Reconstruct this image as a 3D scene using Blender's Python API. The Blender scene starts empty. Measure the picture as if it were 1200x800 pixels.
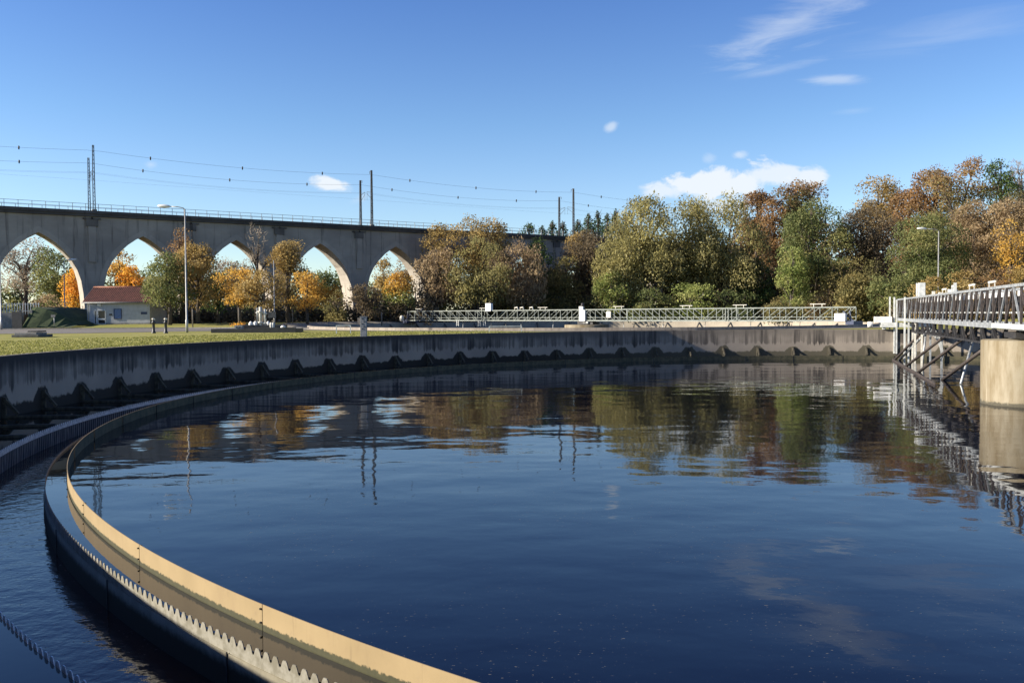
import bpy, math, random
import numpy as np
from mathutils import Vector, Matrix, geometry
R = math.radians
rng = np.random.default_rng(7)
random.seed(7)
scn = bpy.context.scene
COL = scn.collection

# ------------------------------------------------------------------ camera calibration (metres, ground z=0)
F, HZ, ROLL = 1038.0, 368.0, R(-0.326)
PITCH = math.atan((400 - HZ) / F)
EYE = 1.6
C1 = (22.95, 39.13); RW = 43.8          # the near tank
C2 = (10.3, 122.0); R2 = 37.2           # the second tank
WL = -2.5                               # water level in near tank
def ray(px, py):
    x = px - 600; y = py - HZ
    c, s = math.cos(ROLL), math.sin(ROLL)
    x, y = c * x + s * y, -s * x + c * y
    x = x / F; y = (y + HZ - 400) / F
    return (x, math.cos(PITCH) - y * math.sin(PITCH), -(math.sin(PITCH) + y * math.cos(PITCH)))
def at(px, py, z=0.0):
    r = ray(px, py); t = (z - EYE) / r[2]
    return Vector((r[0] * t, r[1] * t, z))
def atY(px, py, Y):
    r = ray(px, py); t = Y / r[1]
    return Vector((r[0] * t, Y, EYE + r[2] * t))
def sstep(a, b, x):
    t = max(0.0, min(1.0, (x - a) / (b - a))); return t * t * (3 - 2 * t)

# ------------------------------------------------------------------ helpers
def tag(o, label=None, cat=None, group=None, kind=None):
    if label: o['label'] = label
    if cat: o['category'] = cat
    if group: o['group'] = group
    if kind: o['kind'] = kind
    return o
def empty(name, loc=(0, 0, 0), label=None, cat=None, group=None, rz=0.0):
    o = bpy.data.objects.new(name, None); COL.objects.link(o)
    o.location = loc; o.rotation_euler = (0, 0, rz); o.empty_display_size = .3
    return tag(o, label, cat, group)
class MB:
    def __init__(s): s.v = []; s.f = []; s.m = []; s.sm = []
    def quad(s, a, b, c, d, m=0):
        n = len(s.v); s.v += [tuple(a), tuple(b), tuple(c), tuple(d)]; s.f.append((n, n+1, n+2, n+3)); s.m.append(m); s.sm.append(False)
    def poly(s, pts, m=0):
        n = len(s.v); s.v += [tuple(p) for p in pts]; s.f.append(tuple(range(n, n+len(pts)))); s.m.append(m); s.sm.append(False)
    def box(s, c, d, rz=0.0, m=0, rot=None):
        n = len(s.v); hx, hy, hz = d[0]/2, d[1]/2, d[2]/2
        M = rot if rot else Matrix.Rotation(rz, 3, 'Z')
        for x, y, z in ((-1,-1,-1),(1,-1,-1),(1,1,-1),(-1,1,-1),(-1,-1,1),(1,-1,1),(1,1,1),(-1,1,1)):
            p = M @ Vector((x*hx, y*hy, z*hz)); s.v.append((p.x+c[0], p.y+c[1], p.z+c[2]))
        for q in ((3,2,1,0),(4,5,6,7),(0,1,5,4),(1,2,6,5),(2,3,7,6),(3,0,4,7)):
            s.f.append(tuple(n+i for i in q)); s.m.append(m); s.sm.append(False)
        return s
    def bar(s, a, b, w, h=None, m=0):
        a = Vector(a); b = Vector(b); d = b - a; L = d.length
        if L < 1e-6: return s
        h = h or w; d.normalize()
        up = Vector((0, 0, 1)) if abs(d.z) < .95 else Vector((0, 1, 0))
        x = d.cross(up).normalized(); u = x.cross(d).normalized()
        M = Matrix((x, d, u)).transposed()
        return s.box((a+b)/2, (w, L, h), rot=M, m=m)
    def tube(s, pts, rad, n=8, m=0, cap=True):
        pts = [Vector(p) for p in pts]
        if not isinstance(rad, (list, tuple)): rad = [rad]*len(pts)
        base = len(s.v)
        for i, p in enumerate(pts):
            d = (pts[min(i+1, len(pts)-1)] - pts[max(i-1, 0)]).normalized()
            up = Vector((0, 0, 1)) if abs(d.z) < .9 else Vector((1, 0, 0))
            x = d.cross(up).normalized(); y = x.cross(d).normalized()
            for k in range(n):
                a = 2*math.pi*k/n; q = p + (x*math.cos(a) + y*math.sin(a))*rad[i]
                s.v.append(tuple(q))
        for i in range(len(pts)-1):
            for k in range(n):
                a = base+i*n+k; b = base+i*n+(k+1) % n
                s.f.append((a, b, b+n, a+n)); s.m.append(m); s.sm.append(True)
        if cap:
            s.f.append(tuple(base+k for k in range(n))[::-1]); s.m.append(m); s.sm.append(False)
            s.f.append(tuple(base+(len(pts)-1)*n+k for k in range(n))); s.m.append(m); s.sm.append(False)
        return s
    def lathe(s, prof, c=(0, 0), n=32, m=0, smooth=True, a0=0.0, a1=2*math.pi):
        full = abs(a1-a0-2*math.pi) < 1e-6
        base = len(s.v); k = len(prof); cnt = n if full else n+1
        for i in range(cnt):
            a = a0+(a1-a0)*i/n
            for r, z in prof: s.v.append((c[0]+r*math.cos(a), c[1]+r*math.sin(a), z))
        for i in range(n):
            j = (i+1) % cnt
            for q in range(k-1):
                s.f.append((base+i*k+q, base+j*k+q, base+j*k+q+1, base+i*k+q+1)); s.m.append(m); s.sm.append(smooth)
        return s
    def build(s, name, mats, parent=None, loc=None, bevel=0):
        me = bpy.data.meshes.new(name); me.from_pydata(s.v, [], s.f)
        for mm in (mats if isinstance(mats, (list, tuple)) else [mats]): me.materials.append(mm)
        me.polygons.foreach_set('material_index', s.m)
        me.polygons.foreach_set('use_smooth', s.sm)
        me.update()
        o = bpy.data.objects.new(name, me); COL.objects.link(o)
        if parent: o.parent = parent
        if loc: o.location = loc
        if bevel:
            b = o.modifiers.new('bevel', 'BEVEL'); b.width = bevel; b.segments = 2; b.limit_method = 'ANGLE'
        return o

# ------------------------------------------------------------------ materials
def newmat(name):
    m = bpy.data.materials.new(name); m.use_nodes = True
    nt = m.node_tree; bs = nt.nodes['Principled BSDF']
    return m, nt, bs
def N(nt, t, **kw):
    n = nt.nodes.new(t)
    for k, v in kw.items():
        if k in n.inputs.keys() if isinstance(k, str) else False: n.inputs[k].default_value = v
        else: setattr(n, k, v)
    return n
def lk(nt, a, b): nt.links.new(a, b)
def math_(nt, op, a, b=None, clamp=False):
    n = nt.nodes.new('ShaderNodeMath'); n.operation = op; n.use_clamp = clamp
    for i, v in enumerate((a, b)):
        if v is None: continue
        if isinstance(v, (int, float)): n.inputs[i].default_value = v
        else: nt.links.new(v, n.inputs[i])
    return n.outputs[0]
def mixc(nt, fac, a, b):
    n = nt.nodes.new('ShaderNodeMix'); n.data_type = 'RGBA'
    for sock, v in ((n.inputs[0], fac), (n.inputs[6], a), (n.inputs[7], b)):
        if isinstance(v, (int, float)): sock.default_value = v
        elif isinstance(v, tuple): sock.default_value = v if len(v) == 4 else v + (1,)
        else: nt.links.new(v, sock)
    return n.outputs[2]
def maprange(nt, v, a, b, c=0.0, d=1.0, smooth=True):
    n = nt.nodes.new('ShaderNodeMapRange')
    if smooth: n.interpolation_type = 'SMOOTHSTEP'
    nt.links.new(v, n.inputs[0])
    for i, x in enumerate((a, b, c, d)): n.inputs[i+1].default_value = x
    return n.outputs[0]
def noise(nt, vec, scale, detail=4, rough=.55, dist=0.0):
    n = nt.nodes.new('ShaderNodeTexNoise'); n.inputs['Scale'].default_value = scale
    n.inputs['Detail'].default_value = detail; n.inputs['Roughness'].default_value = rough; n.inputs['Distortion'].default_value = dist
    if vec is not None: nt.links.new(vec, n.inputs['Vector'])
    return n.outputs['Fac']
def objco(nt):
    return nt.nodes.new('ShaderNodeTexCoord').outputs['Object']
def worldpos(nt):
    return nt.nodes.new('ShaderNodeNewGeometry').outputs['Position']
def scalev(nt, v, s):
    n = nt.nodes.new('ShaderNodeMapping'); n.inputs['Scale'].default_value = s; nt.links.new(v, n.inputs['Vector']); return n.outputs[0]
def bump(nt, bs, h, strength, dist):
    b = nt.nodes.new('ShaderNodeBump'); b.inputs['Strength'].default_value = strength; b.inputs['Distance'].default_value = dist
    nt.links.new(h, b.inputs['Height']); nt.links.new(b.outputs[0], bs.inputs['Normal'])
def simple(name, c1, c2=None, rough=.6, metal=0.0, scale=3.0, bmp=0.0):
    m, nt, bs = newmat(name)
    c2 = c2 or tuple(x*.7 for x in c1)
    n = noise(nt, objco(nt), scale, 5, .6)
    f = maprange(nt, n, .35, .65)
    lk(nt, mixc(nt, f, c1, c2), bs.inputs['Base Color'])
    bs.inputs['Roughness'].default_value = rough; bs.inputs['Metallic'].default_value = metal
    if bmp: bump(nt, bs, n, .5, bmp)
    return m

M = {}
M['galv'] = simple('galvanised_steel', (.40, .42, .43), (.25, .27, .28), .5, .35, 4)
M['galv_light'] = simple('painted_light_steel', (.66, .67, .64), (.46, .48, .46), .5, .1, 3)
M['truss_pale'] = simple('pale_truss_steel', (.21, .235, .21), (.14, .16, .145), .6, .1, 3)
M['dark_steel'] = simple('dark_steel', (.045, .043, .042), (.025, .025, .028), .6, .3, 3)
M['rust_steel'] = simple('weathered_steel', (.075, .06, .052), (.04, .033, .03), .7, .2, 5)
M['white'] = simple('white_paint', (.78, .78, .76), (.62, .62, .6), .5, 0, 2)
M['offwhite'] = simple('offwhite_paint', (.62, .60, .52), (.5, .48, .42), .6, 0, 2)
M['bluepaint'] = simple('dark_blue_paint', (.03, .05, .11), (.02, .03, .07), .5, 0, 3)
M['black'] = simple('black_paint', (.018, .018, .018), (.03, .03, .03), .5, 0, 3)
M['lamp_metal'] = simple('lamp_pole_metal', (.40, .40, .38), (.28, .28, .27), .5, .3, 2)
M['lamp_glass'] = simple('lamp_housing', (.75, .75, .72), (.65, .65, .62), .3, 0, 2)
M['bark'] = simple('bark', (.10, .08, .06), (.05, .042, .035), .9, 0, 6, .02)
M['barkpale'] = simple('pale_bark', (.22, .19, .15), (.12, .10, .08), .9, 0, 6, .02)
M['green_equipment'] = simple('green_grey_paint', (.25, .30, .22), (.14, .17, .12), .6, 0, 4)
M['signwood'] = simple('weathered_board', (.25, .21, .17), (.16, .14, .12), .8, 0, 4)
M['glass_dark'] = simple('dark_glass', (.02, .022, .025), (.03, .03, .035), .12, 0, 1)
M['bluepanel'] = simple('blue_window_panel', (.045, .10, .25), (.09, .15, .30), .3, 0, 6)
M['plaster'] = simple('grey_white_render', (.42, .43, .44), (.35, .36, .37), .85, 0, 2, .005)
M['cabinet'] = simple('grey_cabinet', (.27, .28, .28), (.17, .18, .18), .7, 0, 5)
M['wire'] = simple('wire_metal', (.045, .045, .045), (.03, .03, .03), .5, .5, 1)
M['cable'] = simple('pale_cable', (.22, .24, .27), (.18, .2, .22), .5, .2, 1)
M['dark_concrete'] = simple('dark_concrete', (.12, .12, .11), (.06, .06, .06), .9, 0, 2, .01)
M['bracket'] = simple('algae_stained_bracket', (.085, .075, .05), (.035, .03, .02), .9, 0, 5)
M['kerb'] = simple('kerb_concrete', (.26, .25, .23), (.17, .165, .15), .9, 0, 3, .01)

def concrete_wall(name, c_hi, c_lo, dark, line=-1.25, streak=1.0, algae=True, top_dark=0.0, per=6.2832, phase=0.0, alg_z=-2.0, rad=43.8, tri_h=.85, zs=.12):
    """round tank wall: object origin on tank axis. vertical dirty streaks above `line`, algae at the foot, shade of the sunless side painted in by angle"""
    m, nt, bs = newmat(name)
    co = objco(nt)
    sep = nt.nodes.new('ShaderNodeSeparateXYZ'); lk(nt, co, sep.inputs[0])
    ang = math_(nt, 'ARCTAN2', sep.outputs[1], sep.outputs[0])
    arc = math_(nt, 'MULTIPLY', ang, rad)
    cmb = nt.nodes.new('ShaderNodeCombineXYZ'); lk(nt, arc, cmb.inputs[0]); lk(nt, sep.outputs[2], cmb.inputs[2])
    v = cmb.outputs[0]
    broad = noise(nt, scalev(nt, v, (.25, 1, .25)), 1.0, 4)
    base = mixc(nt, maprange(nt, broad, .35, .65), c_hi, c_lo)
    st = noise(nt, scalev(nt, v, (2.6, 1, zs)), 1.0, 5, .65)
    st2 = noise(nt, scalev(nt, v, (.55, 1, .06)), 1.0, 3, .6)
    zl = math_(nt, 'ADD', sep.outputs[2], math_(nt, 'MULTIPLY', math_(nt, 'SUBTRACT', st, .5), 1.9))
    above = maprange(nt, zl, line-.07, line+.12)
    s = math_(nt, 'MULTIPLY', maprange(nt, math_(nt, 'ADD', math_(nt, 'MULTIPLY', st, .5), math_(nt, 'MULTIPLY', st2, .5)), .39, .62), above)
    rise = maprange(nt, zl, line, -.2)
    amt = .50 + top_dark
    if algae and tri_h: amt = maprange(nt, math_(nt, 'ABSOLUTE', ang), R(92), R(150), .50, .97)  # shade of the sunless side painted in: upper wall darkens with angle
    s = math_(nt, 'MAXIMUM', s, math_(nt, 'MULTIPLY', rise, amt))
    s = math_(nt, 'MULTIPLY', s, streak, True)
    col = mixc(nt, s, base, dark)
    if algae:
        u = math_(nt, 'PINGPONG', math_(nt, 'DIVIDE', math_(nt, 'SUBTRACT', ang, phase), per), .5)
        tri = math_(nt, 'SUBTRACT', 1.0, math_(nt, 'MULTIPLY', u, 4.4), True)
        tri = math_(nt, 'MINIMUM', tri, .60); tri = math_(nt, 'MULTIPLY', tri, maprange(nt, noise(nt, scalev(nt, v, (.16, 1, 0)), 1.0, 2), .3, .7, .75, 1.25))
        lim = math_(nt, 'ADD', alg_z, math_(nt, 'MULTIPLY', tri, tri_h))
        nz = math_(nt, 'MULTIPLY', math_(nt, 'SUBTRACT', noise(nt, v, 2.0, 6, .65), .5), .5)
        a = maprange(nt, math_(nt, 'SUBTRACT', math_(nt, 'ADD', lim, nz), sep.outputs[2]), -.05, .07)
        col = mixc(nt, a, col, mixc(nt, noise(nt, v, 9, 4), (.045, .042, .028), (.09, .08, .055)) if not tri_h else mixc(nt, maprange(nt, math_(nt, 'ABSOLUTE', ang), R(92), R(125)), mixc(nt, noise(nt, v, 9, 4), (.05, .045, .028), (.10, .088, .06)), (.016, .014, .010)))  # foot algae, with shade painted in as near-black round the sunless side
    lk(nt, col, bs.inputs['Base Color']); bs.inputs['Roughness'].default_value = .9
    bump(nt, bs, noise(nt, co, 6, 6), .5, .015)
    return m
PER = 2*math.pi/84; PH = R(89.93)
M['tank_wall'] = concrete_wall('stained_shaded_tank_concrete', (.29, .25, .20), (.22, .19, .155), (.022, .019, .017), per=PER, phase=PH)
M['tank2_wall'] = concrete_wall('pale_tank_concrete', (.31, .27, .215), (.24, .205, .165), (.12, .10, .08), line=-.05, streak=.7, algae=False)
M['tank2_inner'] = concrete_wall('pale_inner_concrete', (.34, .30, .23), (.28, .245, .19), (.17, .145, .11), line=-.2, streak=.4, algae=False)
M['pier'] = concrete_wall('pier_concrete', (.28, .245, .175), (.20, .175, .12), (.12, .085, .035), line=-9, streak=.75, top_dark=-.5, alg_z=-2.36, rad=2.4, tri_h=0, zs=.55)

def mat_viaduct(name, hi, lo, dark):
    m, nt, bs = newmat(name); co = objco(nt)
    n1 = noise(nt, scalev(nt, co, (.12, .12, .2)), 1, 5, .6)
    st = noise(nt, scalev(nt, co, (1.3, 1.3, .08)), 1, 5, .65)
    base = mixc(nt, maprange(nt, n1, .35, .65), hi, lo)
    col = mixc(nt, math_(nt, 'MULTIPLY', maprange(nt, st, .52, .68), .7), base, dark)
    sep = nt.nodes.new('ShaderNodeSeparateXYZ'); lk(nt, co, sep.inputs[0])
    br = nt.nodes.new('ShaderNodeTexBrick'); 
    cmb = nt.nodes.new('ShaderNodeCombineXYZ'); lk(nt, sep.outputs[0], cmb.inputs[0]); lk(nt, sep.outputs[2], cmb.inputs[1])
    lk(nt, cmb.outputs[0], br.inputs['Vector']); br.inputs['Scale'].default_value = 1.0
    br.inputs['Brick Width'].default_value = .9; br.inputs['Row Height'].default_value = .42; br.inputs['Mortar Size'].default_value = .02
    br.inputs['Color1'].default_value = (.95, .95, .95, 1); br.inputs['Color2'].default_value = (1, 1, 1, 1); br.inputs['Mortar'].default_value = (.93, .93, .93, 1)
    mm = nt.nodes.new('ShaderNodeMix'); mm.data_type = 'RGBA'; mm.blend_type = 'MULTIPLY'; mm.inputs[0].default_value = 1
    lk(nt, col, mm.inputs[6]); lk(nt, br.outputs[0], mm.inputs[7])
    lk(nt, mm.outputs[2], bs.inputs['Base Color']); bs.inputs['Roughness'].default_value = .92
    bump(nt, bs, n1, .3, .05)
    return m
M['viaduct'] = mat_viaduct('viaduct_stone', (.36, .325, .27), (.26, .235, .20), (.08, .068, .056))
M['viaduct_rib'] = mat_viaduct('viaduct_arch_stone', (.40, .36, .30), (.31, .28, .235), (.15, .125, .10))
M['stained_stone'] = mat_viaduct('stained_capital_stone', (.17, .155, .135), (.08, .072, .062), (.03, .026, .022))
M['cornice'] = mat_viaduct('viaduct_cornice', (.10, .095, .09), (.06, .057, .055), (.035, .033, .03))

def mat_grass():
    m, nt, bs = newmat('lawn'); co = worldpos(nt)
    a = noise(nt, scalev(nt, co, (.12, .12, .12)), 1, 5, .6)
    b = noise(nt, co, 2.2, 6, .7)
    c = noise(nt, co, .7, 4, .6)
    col = mixc(nt, maprange(nt, a, .35, .65), (.29, .275, .085), (.23, .23, .062))
    col = mixc(nt, maprange(nt, c, .50, .70), col, (.31, .27, .105))
    col = mixc(nt, math_(nt, 'MULTIPLY', maprange(nt, b, .48, .7), .45), col, (.12, .13, .035))
    # leaf litter and rough ground under the far trees
    sep = nt.nodes.new('ShaderNodeSeparateXYZ'); lk(nt, co, sep.inputs[0])
    far = maprange(nt, math_(nt, 'ADD', sep.outputs[1], math_(nt, 'MULTIPLY', a, 30)), 145, 175)
    col = mixc(nt, far, col, (.10, .075, .04))
    lk(nt, col, bs.inputs['Base Color']); bs.inputs['Roughness'].default_value = .95
    bs.inputs['Specular IOR Level'].default_value = .1
    bump(nt, bs, b, .5, .04)
    return m
M['grass'] = mat_grass()
M['darkgrass'] = simple('rough_dark_grass', (.06, .085, .03), (.035, .055, .02), .95, 0, 1.5, .05)
M['asphalt'] = simple('asphalt', (.155, .14, .125), (.12, .11, .10), .92, 0, .6, .004)

def mat_water(name, base, ripples, rough=.02, flecks=0.0, tint=(1, 1, 1)):
    m, nt, bs = newmat(name); co = worldpos(nt)
    h = None
    for sc, amp, det, stretch in ripples:
        n = noise(nt, scalev(nt, co, stretch), sc, det, .5)
        n = math_(nt, 'MULTIPLY', n, amp)
        h = n if h is None else math_(nt, 'ADD', h, n)
    b = nt.nodes.new('ShaderNodeBump'); b.inputs['Strength'].default_value = 1.0; b.inputs['Distance'].default_value = 1.0
    lk(nt, h, b.inputs['Height']); lk(nt, b.outputs[0], bs.inputs['Normal'])
    col = base
    if flecks:
        v = noise(nt, scalev(nt, co, (1, 1.9, 1)), 12, 3, .6)
        big = noise(nt, co, .35, 3, .5)
        f = math_(nt, 'MULTIPLY', maprange(nt, v, .655, .71), maprange(nt, big, .36, .6))
        col = mixc(nt, math_(nt, 'MULTIPLY', f, flecks), base, (.17, .165, .14))
        lk(nt, col, bs.inputs['Base Color'])
        rr = maprange(nt, f, 0, 1, rough, .5); lk(nt, rr, bs.inputs['Roughness'])
    else:
        bs.inputs['Base Color'].default_value = base + (1,); bs.inputs['Roughness'].default_value = rough
    bs.inputs['IOR'].default_value = 1.333
    return m
M['water'] = mat_water('tank_water', (.0015, .0028, .0085), [(.33, .030, 2, (.8, 1.25, 1)), (1.1, .0042, 2, (1, 1.2, 1)), (5, .0006, 2, (1, 1, 1))], .03, .8)
M['water_still'] = mat_water('still_strip_water', (.006, .005, .003), [(2.0, .0012, 2, (1, 1, 1))], .02)
M['water_launder'] = mat_water('launder_water', (.035, .019, .014), [(2.4, .016, 3, (1, 1, 1)), (8, .004, 3, (1, 1, 1))], .05, .3)
M['water_far'] = mat_water('far_tank_water', (.012, .013, .012), [(.8, .01, 2, (1, 1, 1))], .03)

# baffle: cream sheet with an algae waterline
def mat_baffle():
    m, nt, bs = newmat('cream_baffle_sheet'); co = objco(nt)
    sep = nt.nodes.new('ShaderNodeSeparateXYZ'); lk(nt, co, sep.inputs[0])
    n1 = noise(nt, co, .8, 5); n2 = noise(nt, scalev(nt, co, (5, 5, 1.5)), 1, 6, .7)
    n3 = noise(nt, co, 14, 5, .7); n4 = noise(nt, scalev(nt, co, (7, 7, .5)), 1, 5, .7); n5 = noise(nt, co, 3.5, 6, .7)
    base = mixc(nt, maprange(nt, n1, .3, .7), (.325, .245, .128), (.265, .198, .10))
    base = mixc(nt, math_(nt, 'MULTIPLY', maprange(nt, n2, .5, .75), .35), base, (.22, .155, .09))
    base = mixc(nt, math_(nt, 'MULTIPLY', maprange(nt, n4, .58, .72), .45), base, (.15, .11, .06))
    base = mixc(nt, math_(nt, 'MULTIPLY', maprange(nt, n5, .60, .72), .35), base, (.20, .15, .09))
    zz = math_(nt, 'ADD', sep.outputs[2], math_(nt, 'MULTIPLY', math_(nt, 'SUBTRACT', n3, .5), .13))
    g = maprange(nt, zz, WL+.065, WL+.09, 1, 0)
    col = mixc(nt, g, base, mixc(nt, n3, (.012, .015, .005), (.065, .062, .022)))
    lk(nt, col, bs.inputs['Base Color']); bs.inputs['Roughness'].default_value = .6
    return m
M['baffle'] = mat_baffle()
M['baffle_in'] = simple('algae_covered_sheet', (.045, .045, .025), (.09, .08, .045), .8, 0, 3)
def mat_weir():
    m, nt, bs = newmat('weir_concrete'); co = objco(nt)
    sep = nt.nodes.new('ShaderNodeSeparateXYZ'); lk(nt, co, sep.inputs[0])
    n2 = noise(nt, scalev(nt, co, (4, 4, 1)), 1, 6, .7); n3 = noise(nt, co, 10, 5, .7)
    base = mixc(nt, maprange(nt, n2, .3, .7), (.25, .23, .17), (.18, .165, .12))
    zz = math_(nt, 'ADD', sep.outputs[2], math_(nt, 'MULTIPLY', math_(nt, 'SUBTRACT', n3, .5), .14))
    g = maprange(nt, zz, WL-.10, WL-.035, 0, 1)
    g = math_(nt, 'MULTIPLY', g, maprange(nt, zz, WL-.03, WL+.02, 1, 0))
    col = mixc(nt, g, base, (.14, .14, .035))
    low = maprange(nt, zz, -2.86, -2.70, 1, 0)  # deep shade in the channel painted in: wall colour darkens downwards
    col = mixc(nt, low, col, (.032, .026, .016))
    bs.inputs['Specular IOR Level'].default_value = .05
    lk(nt, col, bs.inputs['Base Color']); bs.inputs['Roughness'].default_value = .7
    bump(nt, bs, n3, .4, .008)
    return m
M['weir_conc'] = mat_weir()
def mat_cascade():
    m, nt, bs = newmat('wet_cascade_wall'); co = objco(nt)
    sep = nt.nodes.new('ShaderNodeSeparateXYZ'); lk(nt, co, sep.inputs[0])
    ang = math_(nt, 'ARCTAN2', sep.outputs[1], sep.outputs[0])
    w = math_(nt, 'SINE', math_(nt, 'MULTIPLY', ang, 1260.0))
    cmb = nt.nodes.new('ShaderNodeCombineXYZ'); lk(nt, math_(nt, 'MULTIPLY', ang, 40.0), cmb.inputs[0]); lk(nt, sep.outputs[2], cmb.inputs[2])
    n = noise(nt, scalev(nt, cmb.outputs[0], (9, 1, 1.2)), 1, 4, .6)
    s = math_(nt, 'ADD', maprange(nt, w, .2, 1, 0, .6), math_(nt, 'MULTIPLY', maprange(nt, n, .45, .7), .4))
    col = mixc(nt, s, (.03, .027, .022), (.36, .33, .28))
    lk(nt, col, bs.inputs['Base Color']); bs.inputs['Roughness'].default_value = .8; bs.inputs['Specular IOR Level'].default_value = .15
    bump(nt, bs, s, 1.0, .05)
    return m
M['cascade'] = mat_cascade()
M['tooth_glint'] = simple('wet_weir_plate_glint', (.75, .75, .72), (.45, .45, .43), .3, .1, 9)  # outer teeth: glints of sky and running water painted as a paler colour
M['tooth'] = simple('weir_plate_metal', (.27, .26, .215), (.17, .16, .12), .6, .1, 7)

def mat_roof():
    m, nt, bs = newmat('red_roof_tiles'); co = objco(nt)
    sep = nt.nodes.new('ShaderNodeSeparateXYZ'); lk(nt, co, sep.inputs[0])
    n = noise(nt, scalev(nt, co, (3, 3, 3)), 1, 4, .7)
    v = nt.nodes.new('ShaderNodeTexVoronoi'); v.inputs['Scale'].default_value = 3.2; lk(nt, scalev(nt, co, (1.1, 1, .9)), v.inputs['Vector'])
    col = mixc(nt, maprange(nt, n, .4, .6), (.16, .055, .04), (.085, .035, .028))
    col = mixc(nt, math_(nt, 'MULTIPLY', maprange(nt, v.outputs['Color'], .4, .9), .5), col, (.26, .11, .075))
    lk(nt, col, bs.inputs['Base Color']); bs.inputs['Roughness'].default_value = .85
    return m
M['roof'] = mat_roof()

def leafmat(name, cols, transl=.5, rough=.7):
    cols = [tuple(min(.75, x*2.6) for x in c) for c in cols]
    m, nt, bs = newmat(name)
    at_ = nt.nodes.new('ShaderNodeAttribute'); at_.attribute_name = 'tint'
    cr = nt.nodes.new('ShaderNodeValToRGB')
    els = cr.color_ramp.elements
    while len(els) < len(cols): els.new(.5)
    for i, c in enumerate(cols):
        els[i].position = i/(len(cols)-1); els[i].color = c + (1,)
    lk(nt, at_.outputs['Fac'], cr.inputs[0])
    lk(nt, cr.outputs[0], bs.inputs['Base Color'])
    bs.inputs['Roughness'].default_value = rough; bs.inputs['Specular IOR Level'].default_value = .25
    tr = nt.nodes.new('ShaderNodeBsdfTranslucent'); lk(nt, cr.outputs[0], tr.inputs[0])
    mx = nt.nodes.new('ShaderNodeMixShader'); mx.inputs[0].default_value = transl
    lk(nt, bs.outputs[0], mx.inputs[1]); lk(nt, tr.outputs[0], mx.inputs[2])
    lk(nt, mx.outputs[0], nt.nodes['Material Output'].inputs[0])
    return m
L = {
 'green': leafmat('leaves_green', [(.034, .046, .018), (.058, .070, .026), (.088, .092, .035), (.13, .118, .045)]),
 'lightgreen': leafmat('leaves_light_green', [(.06, .08, .025), (.10, .12, .035), (.14, .15, .05), (.18, .17, .07)]),
 'darkgreen': leafmat('leaves_dark_green', [(.014, .026, .009), (.028, .045, .014), (.045, .065, .02), (.07, .08, .028)]),
 'conifer': leafmat('needles_dark', [(.012, .024, .012), (.024, .040, .018), (.04, .06, .022)]),
 'orange': leafmat('leaves_orange', [(.20, .09, .016), (.28, .13, .020), (.32, .165, .026), (.33, .205, .042)]),
 'yellow': leafmat('leaves_yellow', [(.11, .072, .024), (.21, .125, .028), (.29, .18, .036), (.19, .135, .04)]),
 'gold': leafmat('leaves_gold', [(.085, .064, .027), (.135, .098, .036), (.18, .128, .046), (.19, .152, .07)]),
 'willow': leafmat('leaves_willow_olive', [(.062, .058, .024), (.105, .095, .038), (.15, .135, .052), (.20, .18, .09)]),
 'brown': leafmat('leaves_brown', [(.07, .052, .031), (.115, .084, .05), (.155, .115, .066), (.185, .145, .085)]),
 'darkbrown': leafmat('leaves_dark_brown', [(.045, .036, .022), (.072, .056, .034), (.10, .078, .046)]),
 'greybrown': leafmat('twigs_grey_brown', [(.09, .075, .055), (.14, .115, .085), (.19, .16, .12)]),
 'rust': leafmat('leaves_rust', [(.070, .043, .022), (.105, .064, .030), (.14, .085, .038), (.12, .095, .045)]),
 'redgreen': leafmat('leaves_red_and_green', [(.034, .038, .016), (.055, .052, .022), (.085, .052, .024), (.12, .052, .026)]),
 'browngreen': leafmat('leaves_brown_green', [(.045, .045, .018), (.075, .068, .027), (.105, .09, .036), (.135, .108, .045)]),
}

# ------------------------------------------------------------------ viaduct line
_A = atY(45, 270.5, 136.0); _B = atY(464, 290, 136.0*1.2408)
VX0, VZ0 = _A.x, _A.y
vd = Vector((_B.x-_A.x, _B.y-_A.y, 0)); BAY = vd.length/4; vd.normalize()
vn = Vector((-vd.y, vd.x, 0))                    # away from the camera
def VP(k, off=0.0, z=0.0):
    return Vector((VX0, VZ0, 0)) + vd*(k*BAY) + vn*off + Vector((0, 0, z))

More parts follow.
